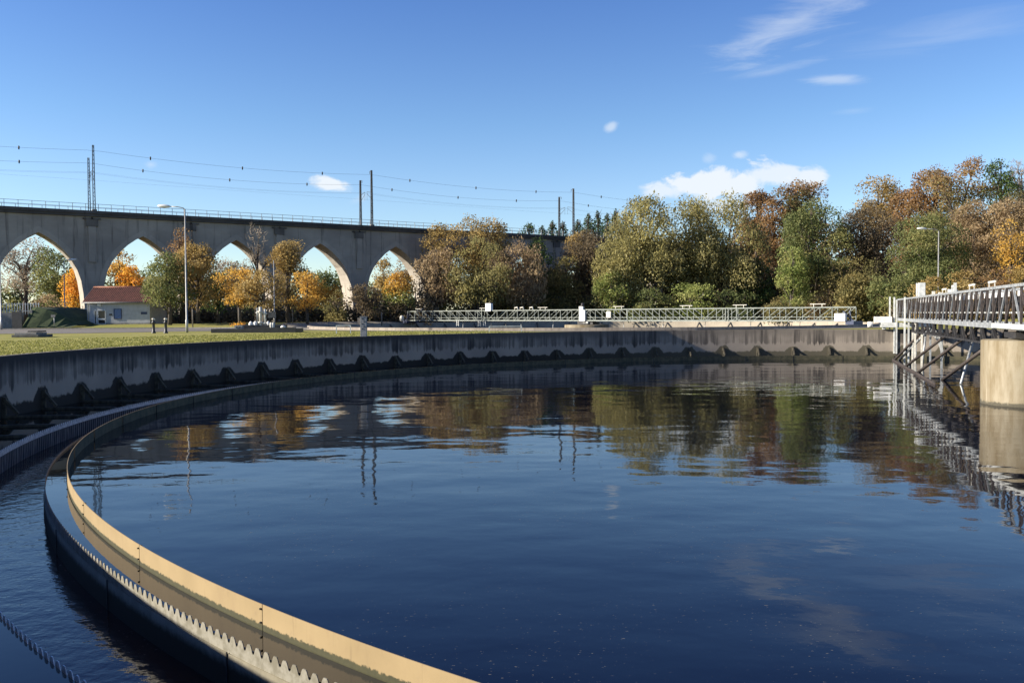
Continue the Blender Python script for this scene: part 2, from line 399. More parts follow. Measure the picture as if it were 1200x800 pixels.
# ------------------------------------------------------------------ ground
def gh(x, y):
    h = 0.0
    h += .5*sstep(116, 123.5, y)*(1-sstep(-24, -10, x))*(1-sstep(165, 190, y))
    d2 = math.hypot(x-C2[0], y-C2[1])
    if d2 < R2+5: h -= .27*(1-sstep(R2+1.2, R2+2.6, d2))
    h += 9.0*sstep(185, 320, y)*sstep(-10, 60, x)
    h += 2.5*sstep(92, 125, y)*sstep(52, 75, x)
    h += 7.0*sstep(120, 180, y)*sstep(62, 110, x)
    return h
def make_ground():
    pts = []; cons = []
    def ring(c, r, n):
        b = len(pts)
        for i in range(n):
            a = 2*math.pi*i/n; pts.append(Vector((c[0]+r*math.cos(a), c[1]+r*math.sin(a))))
        return [(b+i, b+(i+1) % n) for i in range(n)]
    cons += ring(C1, RW+.33, 240)
    cons += ring(C2, R2+.30, 180)
    for rr in (1.2, 1.7, 2.15, 2.6, 5): ring(C2, R2+rr, 180) if False else None
    for x in np.arange(-160, 181, 5.0):
        for y in np.arange(-60, 331, 4.0):
            if abs(math.hypot(x-C1[0], y-C1[1])-RW-.33) < 1.0: continue
            if abs(math.hypot(x-C2[0], y-C2[1])-R2-.3) < 2.6: continue
            pts.append(Vector((x+random.uniform(-.3, .3), y+random.uniform(-.3, .3))))
    for rr in (1.0, 1.6, 2.2, 2.9):
        for i in range(180):
            a = 2*math.pi*(i+rr*.3)/180
            x, y = C2[0]+(R2+rr)*math.cos(a), C2[1]+(R2+rr)*math.sin(a)
            if math.hypot(x-C1[0], y-C1[1]) < RW+1.0: continue
            pts.append(Vector((x, y)))
    for r_ in (420, 700, 1400, 3000, 6000):
        for i in range(24):
            a = 2*math.pi*i/24; pts.append(Vector((r_*math.cos(a), 120+r_*math.sin(a))))
    vs, es, fs, *_ = geometry.delaunay_2d_cdt(pts, cons, [], 0, 1e-5)
    out = []
    for f in fs:
        cx = sum(vs[i].x for i in f)/len(f); cy = sum(vs[i].y for i in f)/len(f)
        if math.hypot(cx-C1[0], cy-C1[1]) < RW+.32: continue
        if math.hypot(cx-C2[0], cy-C2[1]) < R2+.29: continue
        out.append(tuple(f))
    me = bpy.data.meshes.new('ground'); me.from_pydata([(v.x, v.y, gh(v.x, v.y)-.012) for v in vs], [], out)
    me.materials.append(M['grass']); me.update()
    for p in me.polygons:
        if p.normal.z < 0: p.flip()
        p.use_smooth = True
    o = bpy.data.objects.new('ground', me); COL.objects.link(o); tag(o, kind='structure')
make_ground()

def strip(name, near, far, mat, dz=.02, n=None, kind='structure'):
    """road sheet following the ground between two polylines"""
    mb = MB(); K = 5
    rows = []
    for a, b in zip(near, far):
        rows.append([Vector(a).lerp(Vector(b), t/K) for t in range(K+1)])
    for i in range(len(rows)-1):
        for t in range(K):
            q = [rows[i][t], rows[i+1][t], rows[i+1][t+1], rows[i][t+1]]
            mb.quad(*[(p.x, p.y, gh(p.x, p.y)+dz) for p in q])
    o = mb.build(name, mat); tag(o, kind=kind); return o
xs = list(range(-150, -21, 4))
def rn(x): return 84 + 10.0*sstep(-44, -30, x)
def rf(x): return 115.3 - 6.0*sstep(-45, -22, x)
strip('road', [(x, rn(x), 0) for x in xs], [(x, rf(x), 0) for x in xs], M['asphalt'], .012)
mb = MB()
for i in range(len(xs)-1):
    a, b = xs[i], xs[i+1]
    mb.bar((a, rf(a)+.08, .04), (b-.02, rf(b)+.08, .04), .15, .16)
o = mb.build('kerb', M['kerb']); tag(o, kind='structure')
def apron(c, r0, r1, z, mat, other=None):
    mb = MB(); n = 240; K = 6
    for i in range(n):
        a = 2*math.pi*i/n; b = 2*math.pi*(i+1)/n
        for k in range(K):
            q0 = r0+(r1-r0)*k/K; q1 = r0+(r1-r0)*(k+1)/K
            if other and math.hypot(c[0]+q1*math.cos(a)-other[0], c[1]+q1*math.sin(a)-other[1]) < other[2]: continue
            def P(r, t):
                x, y = c[0]+r*math.cos(t), c[1]+r*math.sin(t); return (x, y, (gh(x, y)+.03 if other else 0)+z)
            mb.quad(P(q0, a), P(q1, a), P(q1, b), P(q0, b))
    o = mb.build('path', mat); tag(o, kind='structure')
M['gravel'] = simple('pale_gravel', (.30, .27, .21), (.20, .18, .14), .95, 0, 5, .01)
apron(C2, R2+.33, R2+4.6, 0, M['gravel'], (C1[0], C1[1], RW+.4))
apron(C1, RW+.34, RW+.62, -.002, M['gravel'])
# far service path beyond the lawn
strip('path', [(x, 158-.10*(x+30), 0) for x in range(-70, -25, 3)], [(x, 161-.10*(x+30), 0) for x in range(-70, -25, 3)], M['asphalt'], .03)

# ------------------------------------------------------------------ near tank
def ringwater(name, c, r0, r1, z, mat, n=180):
    mb = MB()
    for i in range(n):
        a = 2*math.pi*i/n; b = 2*math.pi*(i+1)/n
        P = lambda r, t: (r*math.cos(t), r*math.sin(t), 0)
        if r0 > 0: mb.quad(P(r0, a), P(r1, a), P(r1, b), P(r0, b))
        else: mb.poly([(0, 0, 0), P(r1, a), P(r1, b)])
    o = mb.build(name, mat, loc=(c[0], c[1], z)); tag(o, kind='structure'); return o
RB, RI, RO = 38.14, 38.62, 40.42
ringwater('water', C1, 0, RB-.01, WL, M['water'])
ringwater('water', C1, RB+.02, RI-.0, WL, M['water_still'])
ringwater('water', C1, RI+.04, RO-.02, -3.12, M['water_launder'])
ringwater('water', C1, RO+.02, RW-.001, WL, M['water_still'])

tank = empty('settling_tank', (C1[0], C1[1], 0), 'huge round concrete settling tank full of dark water in the foreground', 'tank')
mb = MB(); mb.lathe([(RW, -3.8), (RW, -.02), (RW+.02, 0), (RW+.30, 0), (RW+.32, -.02), (RW+.32, -3.8)], n=360)
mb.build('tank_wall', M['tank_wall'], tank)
mb = MB(); prof = [(RI-.10, WL-.22), (RI+.025, WL-.16), (RI+.03, -3.3), (RO-.03, -3.3), (RO-.03, WL-.12), (RO+.10, WL-.16), (RO+.10, -3.5), (RI-.10, -3.5), (RI-.10, WL-.22)]
mb.lathe(prof, n=360)
# inner wall, floor and outer wall; the wet inner face of the outer wall has its own finish
mb.m = [1 if (i % 8) == 3 else 0 for i in range(len(mb.f))]
mb.build('launder_channel', [M['weir_conc'], M['cascade']], tank)
def weir(r, a0, a1, face):
    """thin weir plate with rounded trapezoid teeth"""
    mb = MB(); nT = 1260; st = 2*math.pi/nT
    i0 = int(a0/st); i1 = int(a1/st)
    zt, zv, zb = WL+.07, WL-.03, WL-.16
    prof = [(0.0, zv), (.10, zv+.01), (.20, zv+.055), (.28, zt-.014), (.36, zt), (.64, zt), (.72, zt-.014), (.80, zv+.055), (.90, zv+.01)]
    for i in range(i0, i1):
        pr = prof + [(1.0, zv)]
        for (u0, z0), (u1, z1) in zip(pr[:-1], pr[1:]):
            A = st*(i+u0); B = st*(i+u1)
            for rr in (r-.006, r+.006):
                p = [(rr*math.cos(A), rr*math.sin(A), zb), (rr*math.cos(B), rr*math.sin(B), zb), (rr*math.cos(B), rr*math.sin(B), z1), (rr*math.cos(A), rr*math.sin(A), z0)]
                mb.quad(*p)
            q = [((r-.006)*math.cos(A), (r-.006)*math.sin(A), z0), ((r-.006)*math.cos(B), (r-.006)*math.sin(B), z1), ((r+.006)*math.cos(B), (r+.006)*math.sin(B), z1), ((r+.006)*math.cos(A), (r+.006)*math.sin(A), z0)]
            mb.quad(*q)
    return mb
weir(RI+.0, 0, 2*math.pi, 1).build('toothed_weir', M['tooth'], tank)
weir(RO+.0, R(60), R(250), 1).build('toothed_weir', M['tooth_glint'], tank)
# baffle sheets with joints
mb = MB(); bolts = MB(); JN = 57; st = 2*math.pi/JN; ph = R(220.245)
for j in range(JN):
    a = ph + j*st; n = 12; g = .006/RB
    for i in range(n):
        A = a+g+(st-2*g)*i/n; B = a+g+(st-2*g)*(i+1)/n
        for r_, mi in ((RB, 0), (RB-.012, 1)):
            mb.quad((r_*math.cos(A), r_*math.sin(A), WL-.3), (r_*math.cos(B), r_*math.sin(B), WL-.3), (r_*math.cos(B), r_*math.sin(B), -2.16), (r_*math.cos(A), r_*math.sin(A), -2.16), m=mi); mb.sm[-1] = True
        mb.quad(((RB-.012)*math.cos(A), (RB-.012)*math.sin(A), -2.16), ((RB-.012)*math.cos(B), (RB-.012)*math.sin(B), -2.16), (RB*math.cos(B), RB*math.sin(B), -2.16), (RB*math.cos(A), RB*math.sin(A), -2.16))
    rr = RB-.02; bolts = MB()
    bolts.bar((rr*math.cos(a), rr*math.sin(a), WL-.2), (rr*math.cos(a), rr*math.sin(a), -2.165), .05, .01)
    for z in (-2.22, -2.4):
        t = a-.0007
        bolts.box((RB*math.cos(t), RB*math.sin(t), z), (.05, .022, .022), t)
    bolts.build('joint_strip', M['black'], tank)
    jb = MB(); t = a; jb.box(((RI+.034)*math.cos(t), (RI+.034)*math.sin(t), WL-.45), (.012, .022, .62), t); jb.build('wall_joint', M['black'], tank)
mb.build('scum_baffle', [M['baffle'], M['baffle_in']], tank)
# brackets holding the launder to the wall
for k in range(-7, 30):
    a = PH + k*PER
    mb = MB(); ca, sa = math.cos(a), math.sin(a)
    P = lambda r, z: Vector((r*ca, r*sa, z))
    mb.bar(P(RW-.02, -1.66), P(RW-.62, -2.36), .13, .13)
    mb.bar(P(RW-.01, -2.47), P(RO+.12, -2.47), .14, .12)
    mb.bar(P(RW-.06, -1.60-.08*random.random()), P(RW-.06, -2.45), .20, .12)
    mb.build('launder_bracket', M['bracket'], tank, bevel=.015)
# the central pier
mb = MB(); mb.lathe([(0, .34), (1.93, .34), (1.98, .30), (1.98, -3.5)], n=64)
mb.build('central_pier', M['pier'], tank)

# ------------------------------------------------------------------ far tank
t2 = empty('settling_tank', (C2[0], C2[1], 0), 'second round tank with low pale rim wall beyond the near one', 'tank')
mb = MB(); mb.lathe([(R2, -1.6), (R2, .24), (R2+.02, .26)], n=300); mb.build('inner_wall', M['tank2_inner'], t2)
mb = MB(); mb.lathe([(R2+.02, .26), (R2+.29, .26), (R2+.31, .24), (R2+.31, -1.0)], n=300); mb.build('rim_wall', M['tank2_wall'], t2)
for k in range(40):
    mb = MB(); a = 2*math.pi*k/40
    P = lambda r, z: (r*math.cos(a), r*math.sin(a), z)
    mb.bar(P(R2-.0, .0), P(R2-.9, -.78), .16, .2)
    mb.build('launder_bracket', M['dark_concrete'], t2)
mb = MB(); mb.lathe([(0, .10), (3.0, .10), (3.05, .07), (3.05, -1.6)], n=48); mb.build('central_pier', M['pier'], t2)
ringwater('water', C2, 0, R2-.01, -.8, M['water_far'])

# ------------------------------------------------------------------ truss bridges
def copytree(o, parent=None):
    c = o.copy(); COL.objects.link(c); c.parent = parent
    for ch in list(o.children): copytree(ch, c)
    return c
def frame(A, B):
    A = Vector(A); B = Vector(B); d = (B-A); Ln = math.hypot(d.x, d.y); return A, Ln, math.atan2(d.y, d.x)

def far_bridge():
    Z_L, Z_R = 147.0, 97.0
    A = Vector(((482-600)/F*Z_L, Z_L, 0)); B = Vector(((1000-600)/F*Z_R, Z_R, 0))
    A, Ln, ang = frame(A, B)
    root = empty('scraper_bridge', (A.x, A.y, 0), 'long pale green-grey lattice truss bridge spanning the far tank', 'bridge', rz=ang)
    zb, zt = .66, 2.15; n = 36; bay = Ln/n; mid = n//2
    for side in (-.75, .75):
        mb = MB()
        mb.bar((0, side, zb), (Ln, side, zb), .13, .17); mb.bar((0, side, zt), (Ln, side, zt), .12, .13)
        mb.bar((0, side, zb+.42), (Ln, side, zb+.42), .05, .06)
        for i in range(n+1):
            x = i*bay; mb.bar((x, side, zb), (x, side, zt), .07)
        for i in range(n):
            q = i*bay
            left = (i // 9) % 2 == 0
            a, b = ((q, zt), (q+bay, zb)) if left else ((q, zb), (q+bay, zt))
            mb.bar((a[0], side, a[1]), (b[0], side, b[1]), .055)
        mb.build('side_truss', M['truss_pale'], root)
    mb = MB(); mb.box((Ln/2, 0, zb-.02), (Ln, 1.34, .05)); mb.build('walkway_deck', M['galv'], root)
    for i in range(0, n+1, 3):
        x = i*bay; mb = MB(); mb.bar((x, -.75, zb-.08), (x, .75, zb-.08), .08); mb.bar((x, .1, zb-.1), (x-.1, .1, -.7), .05)
        mb.build('hanging_rod', M['galv'], root)
    # end carriages
    for x, s, nm in ((-.1, -1, 0), (Ln+.1, 1, 1)):
        mb = MB(); mb.box((x, 0, .44), (.9, 2.6, .36)); mb.box((x, -1.0, .30), (.5, .3, .35)); mb.box((x, 1.0, .30), (.5, .3, .35))
        mb.bar((x-s*.9, -.8, 1.7), (x+s*.45, -.9, .45), .12); mb.bar((x-s*.2, -.8, 1.8), (x+s*.1, -.9, .45), .1)
        mb.build('end_carriage', M['bluepaint'], root)
    mb = MB(); mb.box((Ln-.9, -1.25, 1.05), (1.2, .5, .85)); mb.build('control_box', M['white'], root, bevel=.03)
    mb = MB(); mb.lathe([(0, 1.5), (.22, 1.45), (.36, 1.2), (.40, .5), (0, .45)], c=(-1.3, -.9), n=20); mb.build('drive_motor_cover', M['offwhite'], root)
    # centre bearing and hut
    cx = Ln*.5
    mb = MB(); mb.box((cx, 0, .38), (1.6, 2.2, .45)); mb.box((cx+1.2, 0, .30), (.8, 1.6, .3)); mb.build('centre_bearing', M['dark_steel'], root)
    mb = MB(); mb.box((cx, -.95, 1.35), (1.0, .3, 1.5)); mb.box((cx-.2, -.95, 2.35), (.7, .3, .5)); mb.box((cx+.5, -.9, .4), (.9, .4, .3))
    mb.build('centre_cabinet', M['galv_light'], root, bevel=.02)
    mb = MB(); mb.lathe([(0, 3.1), (.18, 3.05), (.24, 2.85), (.2, 2.6)], c=(cx, -.95), n=14); mb.bar((cx-.3, -.95, 2.6), (cx, -.95, 3.0), .1); mb.build('warning_lamp', M['dark_steel'], root)
    # hoops standing on the top chord
    for fx in (.04, .24, .40, .58, .72, .82, .95):
        x = fx*Ln; w = 1.2
        mb = MB(); mb.bar((x-w*.4, -.75, zt), (x-w*.4, -.75, zt+.35), .06); mb.bar((x+w*.4, -.75, zt), (x+w*.4, -.75, zt+.35), .06)
        mb.box((x, -.75, zt+.38), (w*1.5, .12, .07)); mb.build('light_fitting', M['offwhite'], root)
    mb = MB(); mb.box((Ln*.255, -.75, zt+.5), (1.1, .5, 1.2)); mb.build('tall_white_cabinet', M['white'], root, bevel=.02)
    mb = MB(); mb.box((Ln*.56, -.95, 1.45), (.8, .2, .9)); mb.lathe([(0, .0), (.01, 0)], n=4); mb.build('round_notice_board', M['offwhite'], root, bevel=.1)
    for fx in (.33, .345, .37):
        mb = MB(); x = fx*Ln
        mb.tube([(x-.35, -.7, zt+.08), (x-.35, -.7, zt+.38), (x+.2, -.7, zt+.45), (x+.35, -.7, zt+.08)], .09, 8); mb.build('pipe_bend', M['offwhite'], root)
    for fx in (.235, .60, .795, .80, .815):
        mb = MB(); x = fx*Ln; mb.bar((x, -.85, zb), (x, -.85, zt), .10); mb.build('mid_post', M['truss_pale'], root)
    # ladder & props near the left end
    for fx in (.16, .225, .24):
        mb = MB(); x = fx*Ln; mb.bar((x, -.85, -.2), (x, -.85, zb), .06); mb.bar((x+.45, -.85, -.2), (x+.45, -.85, zb), .06)
        for z in (0, .25, .5): mb.bar((x, -.85, z), (x+.45, -.85, z), .04)
        mb.build('ladder', M['galv_light'], root)
far_bridge()

def near_bridge():
    # from the far rim over the central pier and on to the right
    E = Vector((36.15, 80.9, 0)); Cc = Vector((C1[0], C1[1], 0))
    d = (E-Cc).normalized()
    A = E + d*.4; A, _, ang = frame(A, Cc)
    Lh = (Cc-E).length + .4; Ln = Lh*1.42
    root = empty('scraper_bridge', (A.x, A.y, 0), 'dark galvanised truss bridge over the near tank resting on its round pier', 'bridge', rz=ang)
    # local: x from far rim to the centre, +y is the side towards +/-; the left (camera) side
    w = .85
    side_cam = None
    n0 = Vector((-math.sin(ang), math.cos(ang), 0))
    cam = -1 if (Vector((0, 0, 0))-Cc).dot(n0) < 0 else 1
    zb, zt = .92, 2.72; bay = 1.36; n = int(Ln/bay)
    for side, nm in ((cam*w, 0), (-cam*w, 1)):
        mb = MB(); mb.bar((0, side, zb), (Ln, side, zb), .14, .26, m=0); mb.bar((0, side, zt), (Ln, side, zt), .13, .13, m=0)
        for i in range(n+1):
            x = i*bay; mb.bar((x, side, zb+.1), (x, side, zt-.05), .15, .09, m=1)
        for i in range(n):
            x = i*bay
            s = 1 if x < Lh else -1
            a, b = ((x, zb+.1), (x+bay, zt-.05)) if s > 0 else ((x, zt-.05), (x+bay, zb+.1))
            mb.bar((a[0], side+cam*.02, a[1]), (b[0], side+cam*.02, b[1]), .07, .09, m=2 if i % 2 else 1)
        mb.build('side_truss', [M['galv'], M['rust_steel'] if nm == 0 else M['dark_steel'], M['galv'] if nm == 0 else M['dark_steel']], root)
    mb = MB(); mb.box((Ln/2, 0, zb-.1), (Ln, 1.5, .06)); mb.build('walkway_deck', M['galv'], root)
    for i in range(n):
        mb = MB(); x = i*bay+bay/2; mb.box((x, -cam*(w-.12), zt-.22), (bay*.62, .04, .26))
        mb.build('side_board', M['white'], root)
    for sg in (1, -1):
        mb = MB(); mb.bar((0, sg*cam*(w-.1), zb+.62), (Ln, sg*cam*(w-.1), zb+.62), .05, .07); mb.build('knee_rail', M['galv_light'], root)
    mb = MB(); mb.box((Ln*.82, cam*(w+.11), zb+.02), (Ln*.44-7, .06, .22)); mb.build('cable_duct', M['galv_light'], root)
    # cross frames underneath
    mb = MB()
    for i in range(8, n-1, 2):
        x = i*bay
        if x > Lh-3.2: break
        mb.bar((x, -w, zb-.15), (x, -w, .05), .12); mb.bar((x, w, zb-.15), (x, w, .05), .12)
        mb.bar((x, -w, zb-.15), (x+1.0, -w, .0), .12); mb.bar((x, w, zb-.15), (x-1.0, w, .0), .12)
        mb.bar((x, -w, .0), (x, w, .0), .1)
    mb.bar((8*bay, w, .02), (Lh-2.2, w, .02), .10); mb.bar((8*bay, -w, .02), (Lh-2.2, -w, .02), .10)
    mb.build('under_frame', M['dark_steel'], root)
    mb = MB(); mb.box((Lh, 0, .55), (2.2, 1.7, .24)); mb.box((Lh-.9, .5, .62), (.3, .3, .4)); mb.box((Lh+.9, -.5, .62), (.3, .3, .4)); mb.build('pivot_bearing', M['dark_steel'], root)
    # end carriage on the rim, motor, ladders and tall posts
    mb = MB(); mb.box((.35, 0, .42), (1.3, 4.6, .42)); mb.box((.35, 2.0, .16), (.6, .3, .3)); mb.box((.35, -2.0, .16), (.6, .3, .3)); mb.build('end_carriage', M['galv_light'], root)
    mb = MB(); mb.box((.35, cam*2.1, .90), (.9, 1.5, .55)); mb.build('drive_housing', M['white'], root, bevel=.04)
    mb = MB(); mb.tube([(.35, cam*2.95, .45), (.35, cam*3.4, .45)], .26, 16); mb.build('drive_motor', M['white'], root)
    posts = [(.2, 1.5, 3.0), (.5, 1.15, 2.95), (1.0, 1.0, 2.7), (7.1, 1.0, 2.85), (7.6, .75, 2.7)]
    for x, y, zt2 in posts:
        mb = MB(); mb.bar((x, cam*y, WL+(.0 if x > 2 else .3)), (x, cam*y, zt2), .26 if x in (.5, 7.1) else .15, .12)
        mb.build('support_post', M['galv_light'], root)
    for x in (2.6, 4.2, 9.6, 11.1, 12.7, 15.0, 18.2):
        mb = MB(); y = cam*(.7 if int(x) % 2 else -.2)
        mb.bar((x, y, WL-.1), (x, y, zb), .09, .09); mb.bar((x+.5, y, WL-.1), (x+.5, y, zb), .05, .05)
        for z in np.arange(-2.2, .6, .5): mb.bar((x, y, z), (x+.5, y, z), .04)
        mb.build('hanger_frame', M['offwhite'] if int(x) % 2 else M['galv'], root)
    mb = MB()
    ys = -cam*.2
    for i in range(10):
        a = R(10+i*9); b = R(10+(i+1)*9); r_ = 3.0
        mb.quad((14+r_*math.cos(a)*1.8, ys, -1.9+r_*math.sin(a)*.72), (14+r_*math.cos(b)*1.8, ys, -1.9+r_*math.sin(b)*.72), (14+r_*math.cos(b)*1.8-.8, ys, -2.4+r_*math.sin(b)*.72), (14+r_*math.cos(a)*1.8-.8, ys, -2.4+r_*math.sin(a)*.72))
        mb.quad((14+r_*math.cos(a)*1.8, ys+.04, -1.9+r_*math.sin(a)*.72), (14+r_*math.cos(b)*1.8, ys+.04, -1.9+r_*math.sin(b)*.72), (14+r_*math.cos(b)*1.8-.8, ys+.04, -2.4+r_*math.sin(b)*.72), (14+r_*math.cos(a)*1.8-.8, ys+.04, -2.4+r_*math.sin(a)*.72))
    mb.build('scoop_plate', M['cabinet'], root)
    # things on top
    def put(x, f, name, mat, **k):
        mb = MB(); f(mb, x); mb.build(name, mat, root, **k)
    put(9.3, lambda m_, x: m_.box((x, 0, zt+.68), (.62, .5, 1.12)), 'control_cabinet', M['galv_light'], bevel=.02)
    put(8.8, lambda m_, x: m_.box((x-.02, cam*.3, zt+.68), (.08, .1, 1.12)), 'cabinet_door_edge', M['white'])
    for x in (20.6, 30.5, 36.0):
        put(x, lambda m_, x: (m_.bar((x-.7, 0, zt), (x-.7, 0, zt+.42), .05), m_.bar((x+.7, 0, zt), (x+.7, 0, zt+.42), .05), m_.box((x, 0, zt+.44), (1.8, .05, .11))), 'light_fitting', M['offwhite'])
    put(15.5, lambda m_, x: (m_.box((x, 0, zt+.1), (.7, .25, .18)), m_.box((x+.2, 0, zt+.26), (.2, .2, .3))), 'valve_box', M['offwhite'])
    put(19.0, lambda m_, x: m_.box((x, 0, zt+.12), (.5, .25, .26)), 'valve_box', M['offwhite'])
    put(23.2, lambda m_, x: (m_.box((x, 0, zt+.2), (.5, .3, .35)), m_.bar((x+.7, 0, zt), (x+.7, 0, zt+.55), .12), m_.bar((x+.7, 0, zt+.55), (x+1.6, 0, zt+.55), .12), m_.bar((x+1.7, 0, zt), (x+1.7, 0, zt+.75), .16), m_.box((x+1.2, 0, zt+.15), (.7, .4, .3))), 'drive_unit', M['galv_light'])
    # inclined scraper struts down to the floating skimmer board
    def loc(p):
        v = Vector(p)-Vector((A.x, A.y, 0)); c, s = math.cos(-ang), math.sin(-ang)
        return Vector((v.x*c-v.y*s, v.x*s+v.y*c, v.z))
    tops = [(1085.5, 384, 69.6), (1119, 385, 58.9), (1147, 383, 51.5), (1160, 404, 46.0)]
    bots = [(1048, 422), (1062, 429), (1076.5, 436), (1104.6, 445)]
    for (px, py, Y), (bx, by) in zip(tops, bots):
        mb = MB(); mb.tube([loc(atY(px, py, Y)), loc(at(bx, by, WL))], .10, 8); mb.build('scraper_strut', M['rust_steel'], root)
    mb = MB(); mb.tube([loc(atY(1092, 383, 68.6)), loc(at(1054, 422, WL))], .09, 8); mb.tube([loc(atY(1085, 392, 68)), loc(at(1081, 428, WL))], .07, 6)
    mb.tube([loc(atY(1140, 440-40, 52)), loc(at(1126, 450, WL))], .07, 6)
    mb.build('stay_rods', M['galv'], root)
    mb = MB(); a = loc(at(1046, 422, WL)); b = loc(at(1096, 451, WL)); mb.bar(a+Vector((0, 0, .02)), b+Vector((0, 0, .02)), .06, .24)
    mb.build('skimmer_board', M['rust_steel'], root)
near_bridge()

# equipment on the launder by the bridge end
P = at(1049, 411, -2.5)
P.z = 0
t = empty('scum_box', (P.x, P.y, 0), 'dark round scum pot with green and yellow valve below the bridge end', 'valve')
mb = MB(); mb.lathe([(0, -1.7), (.75, -1.7), (.78, -1.76), (.78, -2.6)], n=24); mb.build('pot', M['dark_concrete'], t)
mb = MB(); mb.tube([(-.1, 0, -1.7), (-.1, 0, -1.0)], .12, 10); mb.box((-.1, 0, -.95), (.35, .3, .3)); mb.tube([(-.1, 0, -1.25), (.7, 0, -1.1), (.9, 0, -.9)], .09, 8); mb.lathe([(0, -.72), (.18, -.75), (.22, -.8), (0, -.82)], c=(-.1, 0), n=14)
mb.build('valve', simple('valve_yellow_green', (.42, .38, .16), (.22, .25, .12), .6, 0, 6), t)
mb = MB()
for x in (-1.5, 2.2): mb.bar((x*.5, .3, -1.7), (x*.5, .3, -.35), .05)
mb.bar((-.75, .3, -.35), (1.1, .3, -.35), .05); mb.build('guard_rail', M['rust_steel'], t)

# ------------------------------------------------------------------ small rails, pillar, on the tank edge
def railing(px0, px1, ybase, ytop, Y, label, z0=0.0):
    a = atY(px0, ybase, Y); b = atY(px1, ybase, Y); h = (ybase-ytop)*Y/F
    c = (a+b)/2; w = (b-a).length
    t = empty('guard_rail', (c.x, c.y, c.z), label, 'railing', 'white ladder rails on the tank edge')
    mb = MB(); mb.bar((-w/2, 0, 0), (-w/2, 0, h), .08); mb.bar((w/2, 0, 0), (w/2, 0, h), .08)
    mb.build('rail_post', M['galv_light'], t)
    mb = MB(); mb.bar((-w/2, 0, h), (w/2, 0, h), .07); mb.build('top_rail', M['galv_light'], t)
railing(394.5, 411, 391.5, 381.3, 76, 'small white square guard rail left of the grey pillar')
railing(573.5, 611.5, 390, 382.3, 80, 'wider low white guard rail in front of the far bridge, centre of photo')
P = at(426.5, 394.3, 0.0)
t = empty('cable_pillar', (P.x, P.y, 0), 'grey perforated metal pillar standing on the near tank edge', 'pillar')
s = P.y/F
mb = MB(); mb.box((0, 0, 11.5*s), (7.2*s, .35, 23*s)); mb.box((.01, 0, 23.3*s), (8.4*s, .42, .05)); mb.build('pillar_body', M['cabinet'], t, bevel=.01)
mb = MB()
for i in range(5): mb.box((((i % 2)*2-1)*1.0*s, -.18, (9+i*2.9)*s), (1.6*s, .03, 1.1*s))
mb.build('cable_holes', M['black'], t)
mb = MB(); mb.box((-5.4*s, .1, 18*s), (3.5*s, .25, 8*s)); mb.build('side_box', M['signwood'], t)

# ------------------------------------------------------------------ street lamps
def lamp(px, ybase, ytop, Y, arm_px, label, lamps=1, thin=1.0, hide=False, side=-1):
    b = atY(px, ybase, Y); g = max(gh(b.x, b.y), 0); top = atY(px, ytop, Y).z
    t = empty('street_lamp', (b.x, Y, g), label, 'street lamp', 'tall street lamps around the works')
    H = top-g; w = arm_px*Y/F
    mb = MB(); mb.tube([(0, 0, 0), (0, 0, 1.2), (0, 0, 1.25), (0, 0, H)], [.13*thin, .13*thin, .09*thin, .06*thin], 10); mb.build('pole', M['lamp_metal'], t)
    if w:
        mb = MB(); mb.tube([(0, 0, H-.05), (side*w*.12, 0, H+.10), (side*w*.5, 0, H+.22), (side*w, 0, H+.25)], .045*thin, 8); mb.build('arm', M['lamp_metal'], t)
        mb = MB(); x = side*w
        L_ = 1.25
        prof = [(x, .05), (x+side*.15, .13), (x+side*.6, .17), (x+side*1.0, .14), (x+side*L_, .04)]
        mb.tube([(p, 0, H+.25+.02*i) for i, (p, r_) in enumerate(prof)], [r_ for p, r_ in prof], 10); mb.build('lamp_head', M['lamp_glass'], t)
    return t
lamp(219.3, 389.0, 245, 86.5, 17, 'tall street lamp with white head standing left of the viaduct tree')
lamp(1099.3, 372, 270.5, 113, 14, 'street lamp rising behind the near truss bridge on the right')
lamp(76.5, 377, 306.5, 133, 5, 'distant street lamp seen inside the leftmost arch', thin=1.0, side=1)
lamp(1.8, 386, 301, 112, 4, 'street lamp cut by the left edge of the picture', side=-1)
lamp(322, 384, 305, 118, 0, 'thin headless metal mast behind the pump pit', thin=.8)
lamp(487.5, 384, 338, 165, 0, 'short thin mast behind the left end of the far bridge', thin=1.4)

# ------------------------------------------------------------------ bollards
for px, lb in ((180.3, 'black standpipe with pale cap, left of the pair by the lawn'), (194.5, 'black standpipe with pale cap, right of the pair by the lawn')):
    P = at(px, 390.4, 0); s = P.y/F
    t = empty('standpipe', (P.x, P.y, 0), lb, 'bollard', 'pair of black standpipes')
    mb = MB(); mb.lathe([(.20, 0), (.20, .1), (.13, .16), (.12, .9), (.17, .95), (.17, 1.05), (.12, 1.1), (.12, 1.25), (0, 1.25)], n=16); mb.build('pipe', M['black'], t)
    mb = MB(); mb.lathe([(.12, 1.25), (.15, 1.27), (.15, 1.36), (.12, 1.40), (0, 1.41)], n=16); mb.build('cap', M['offwhite'], t)

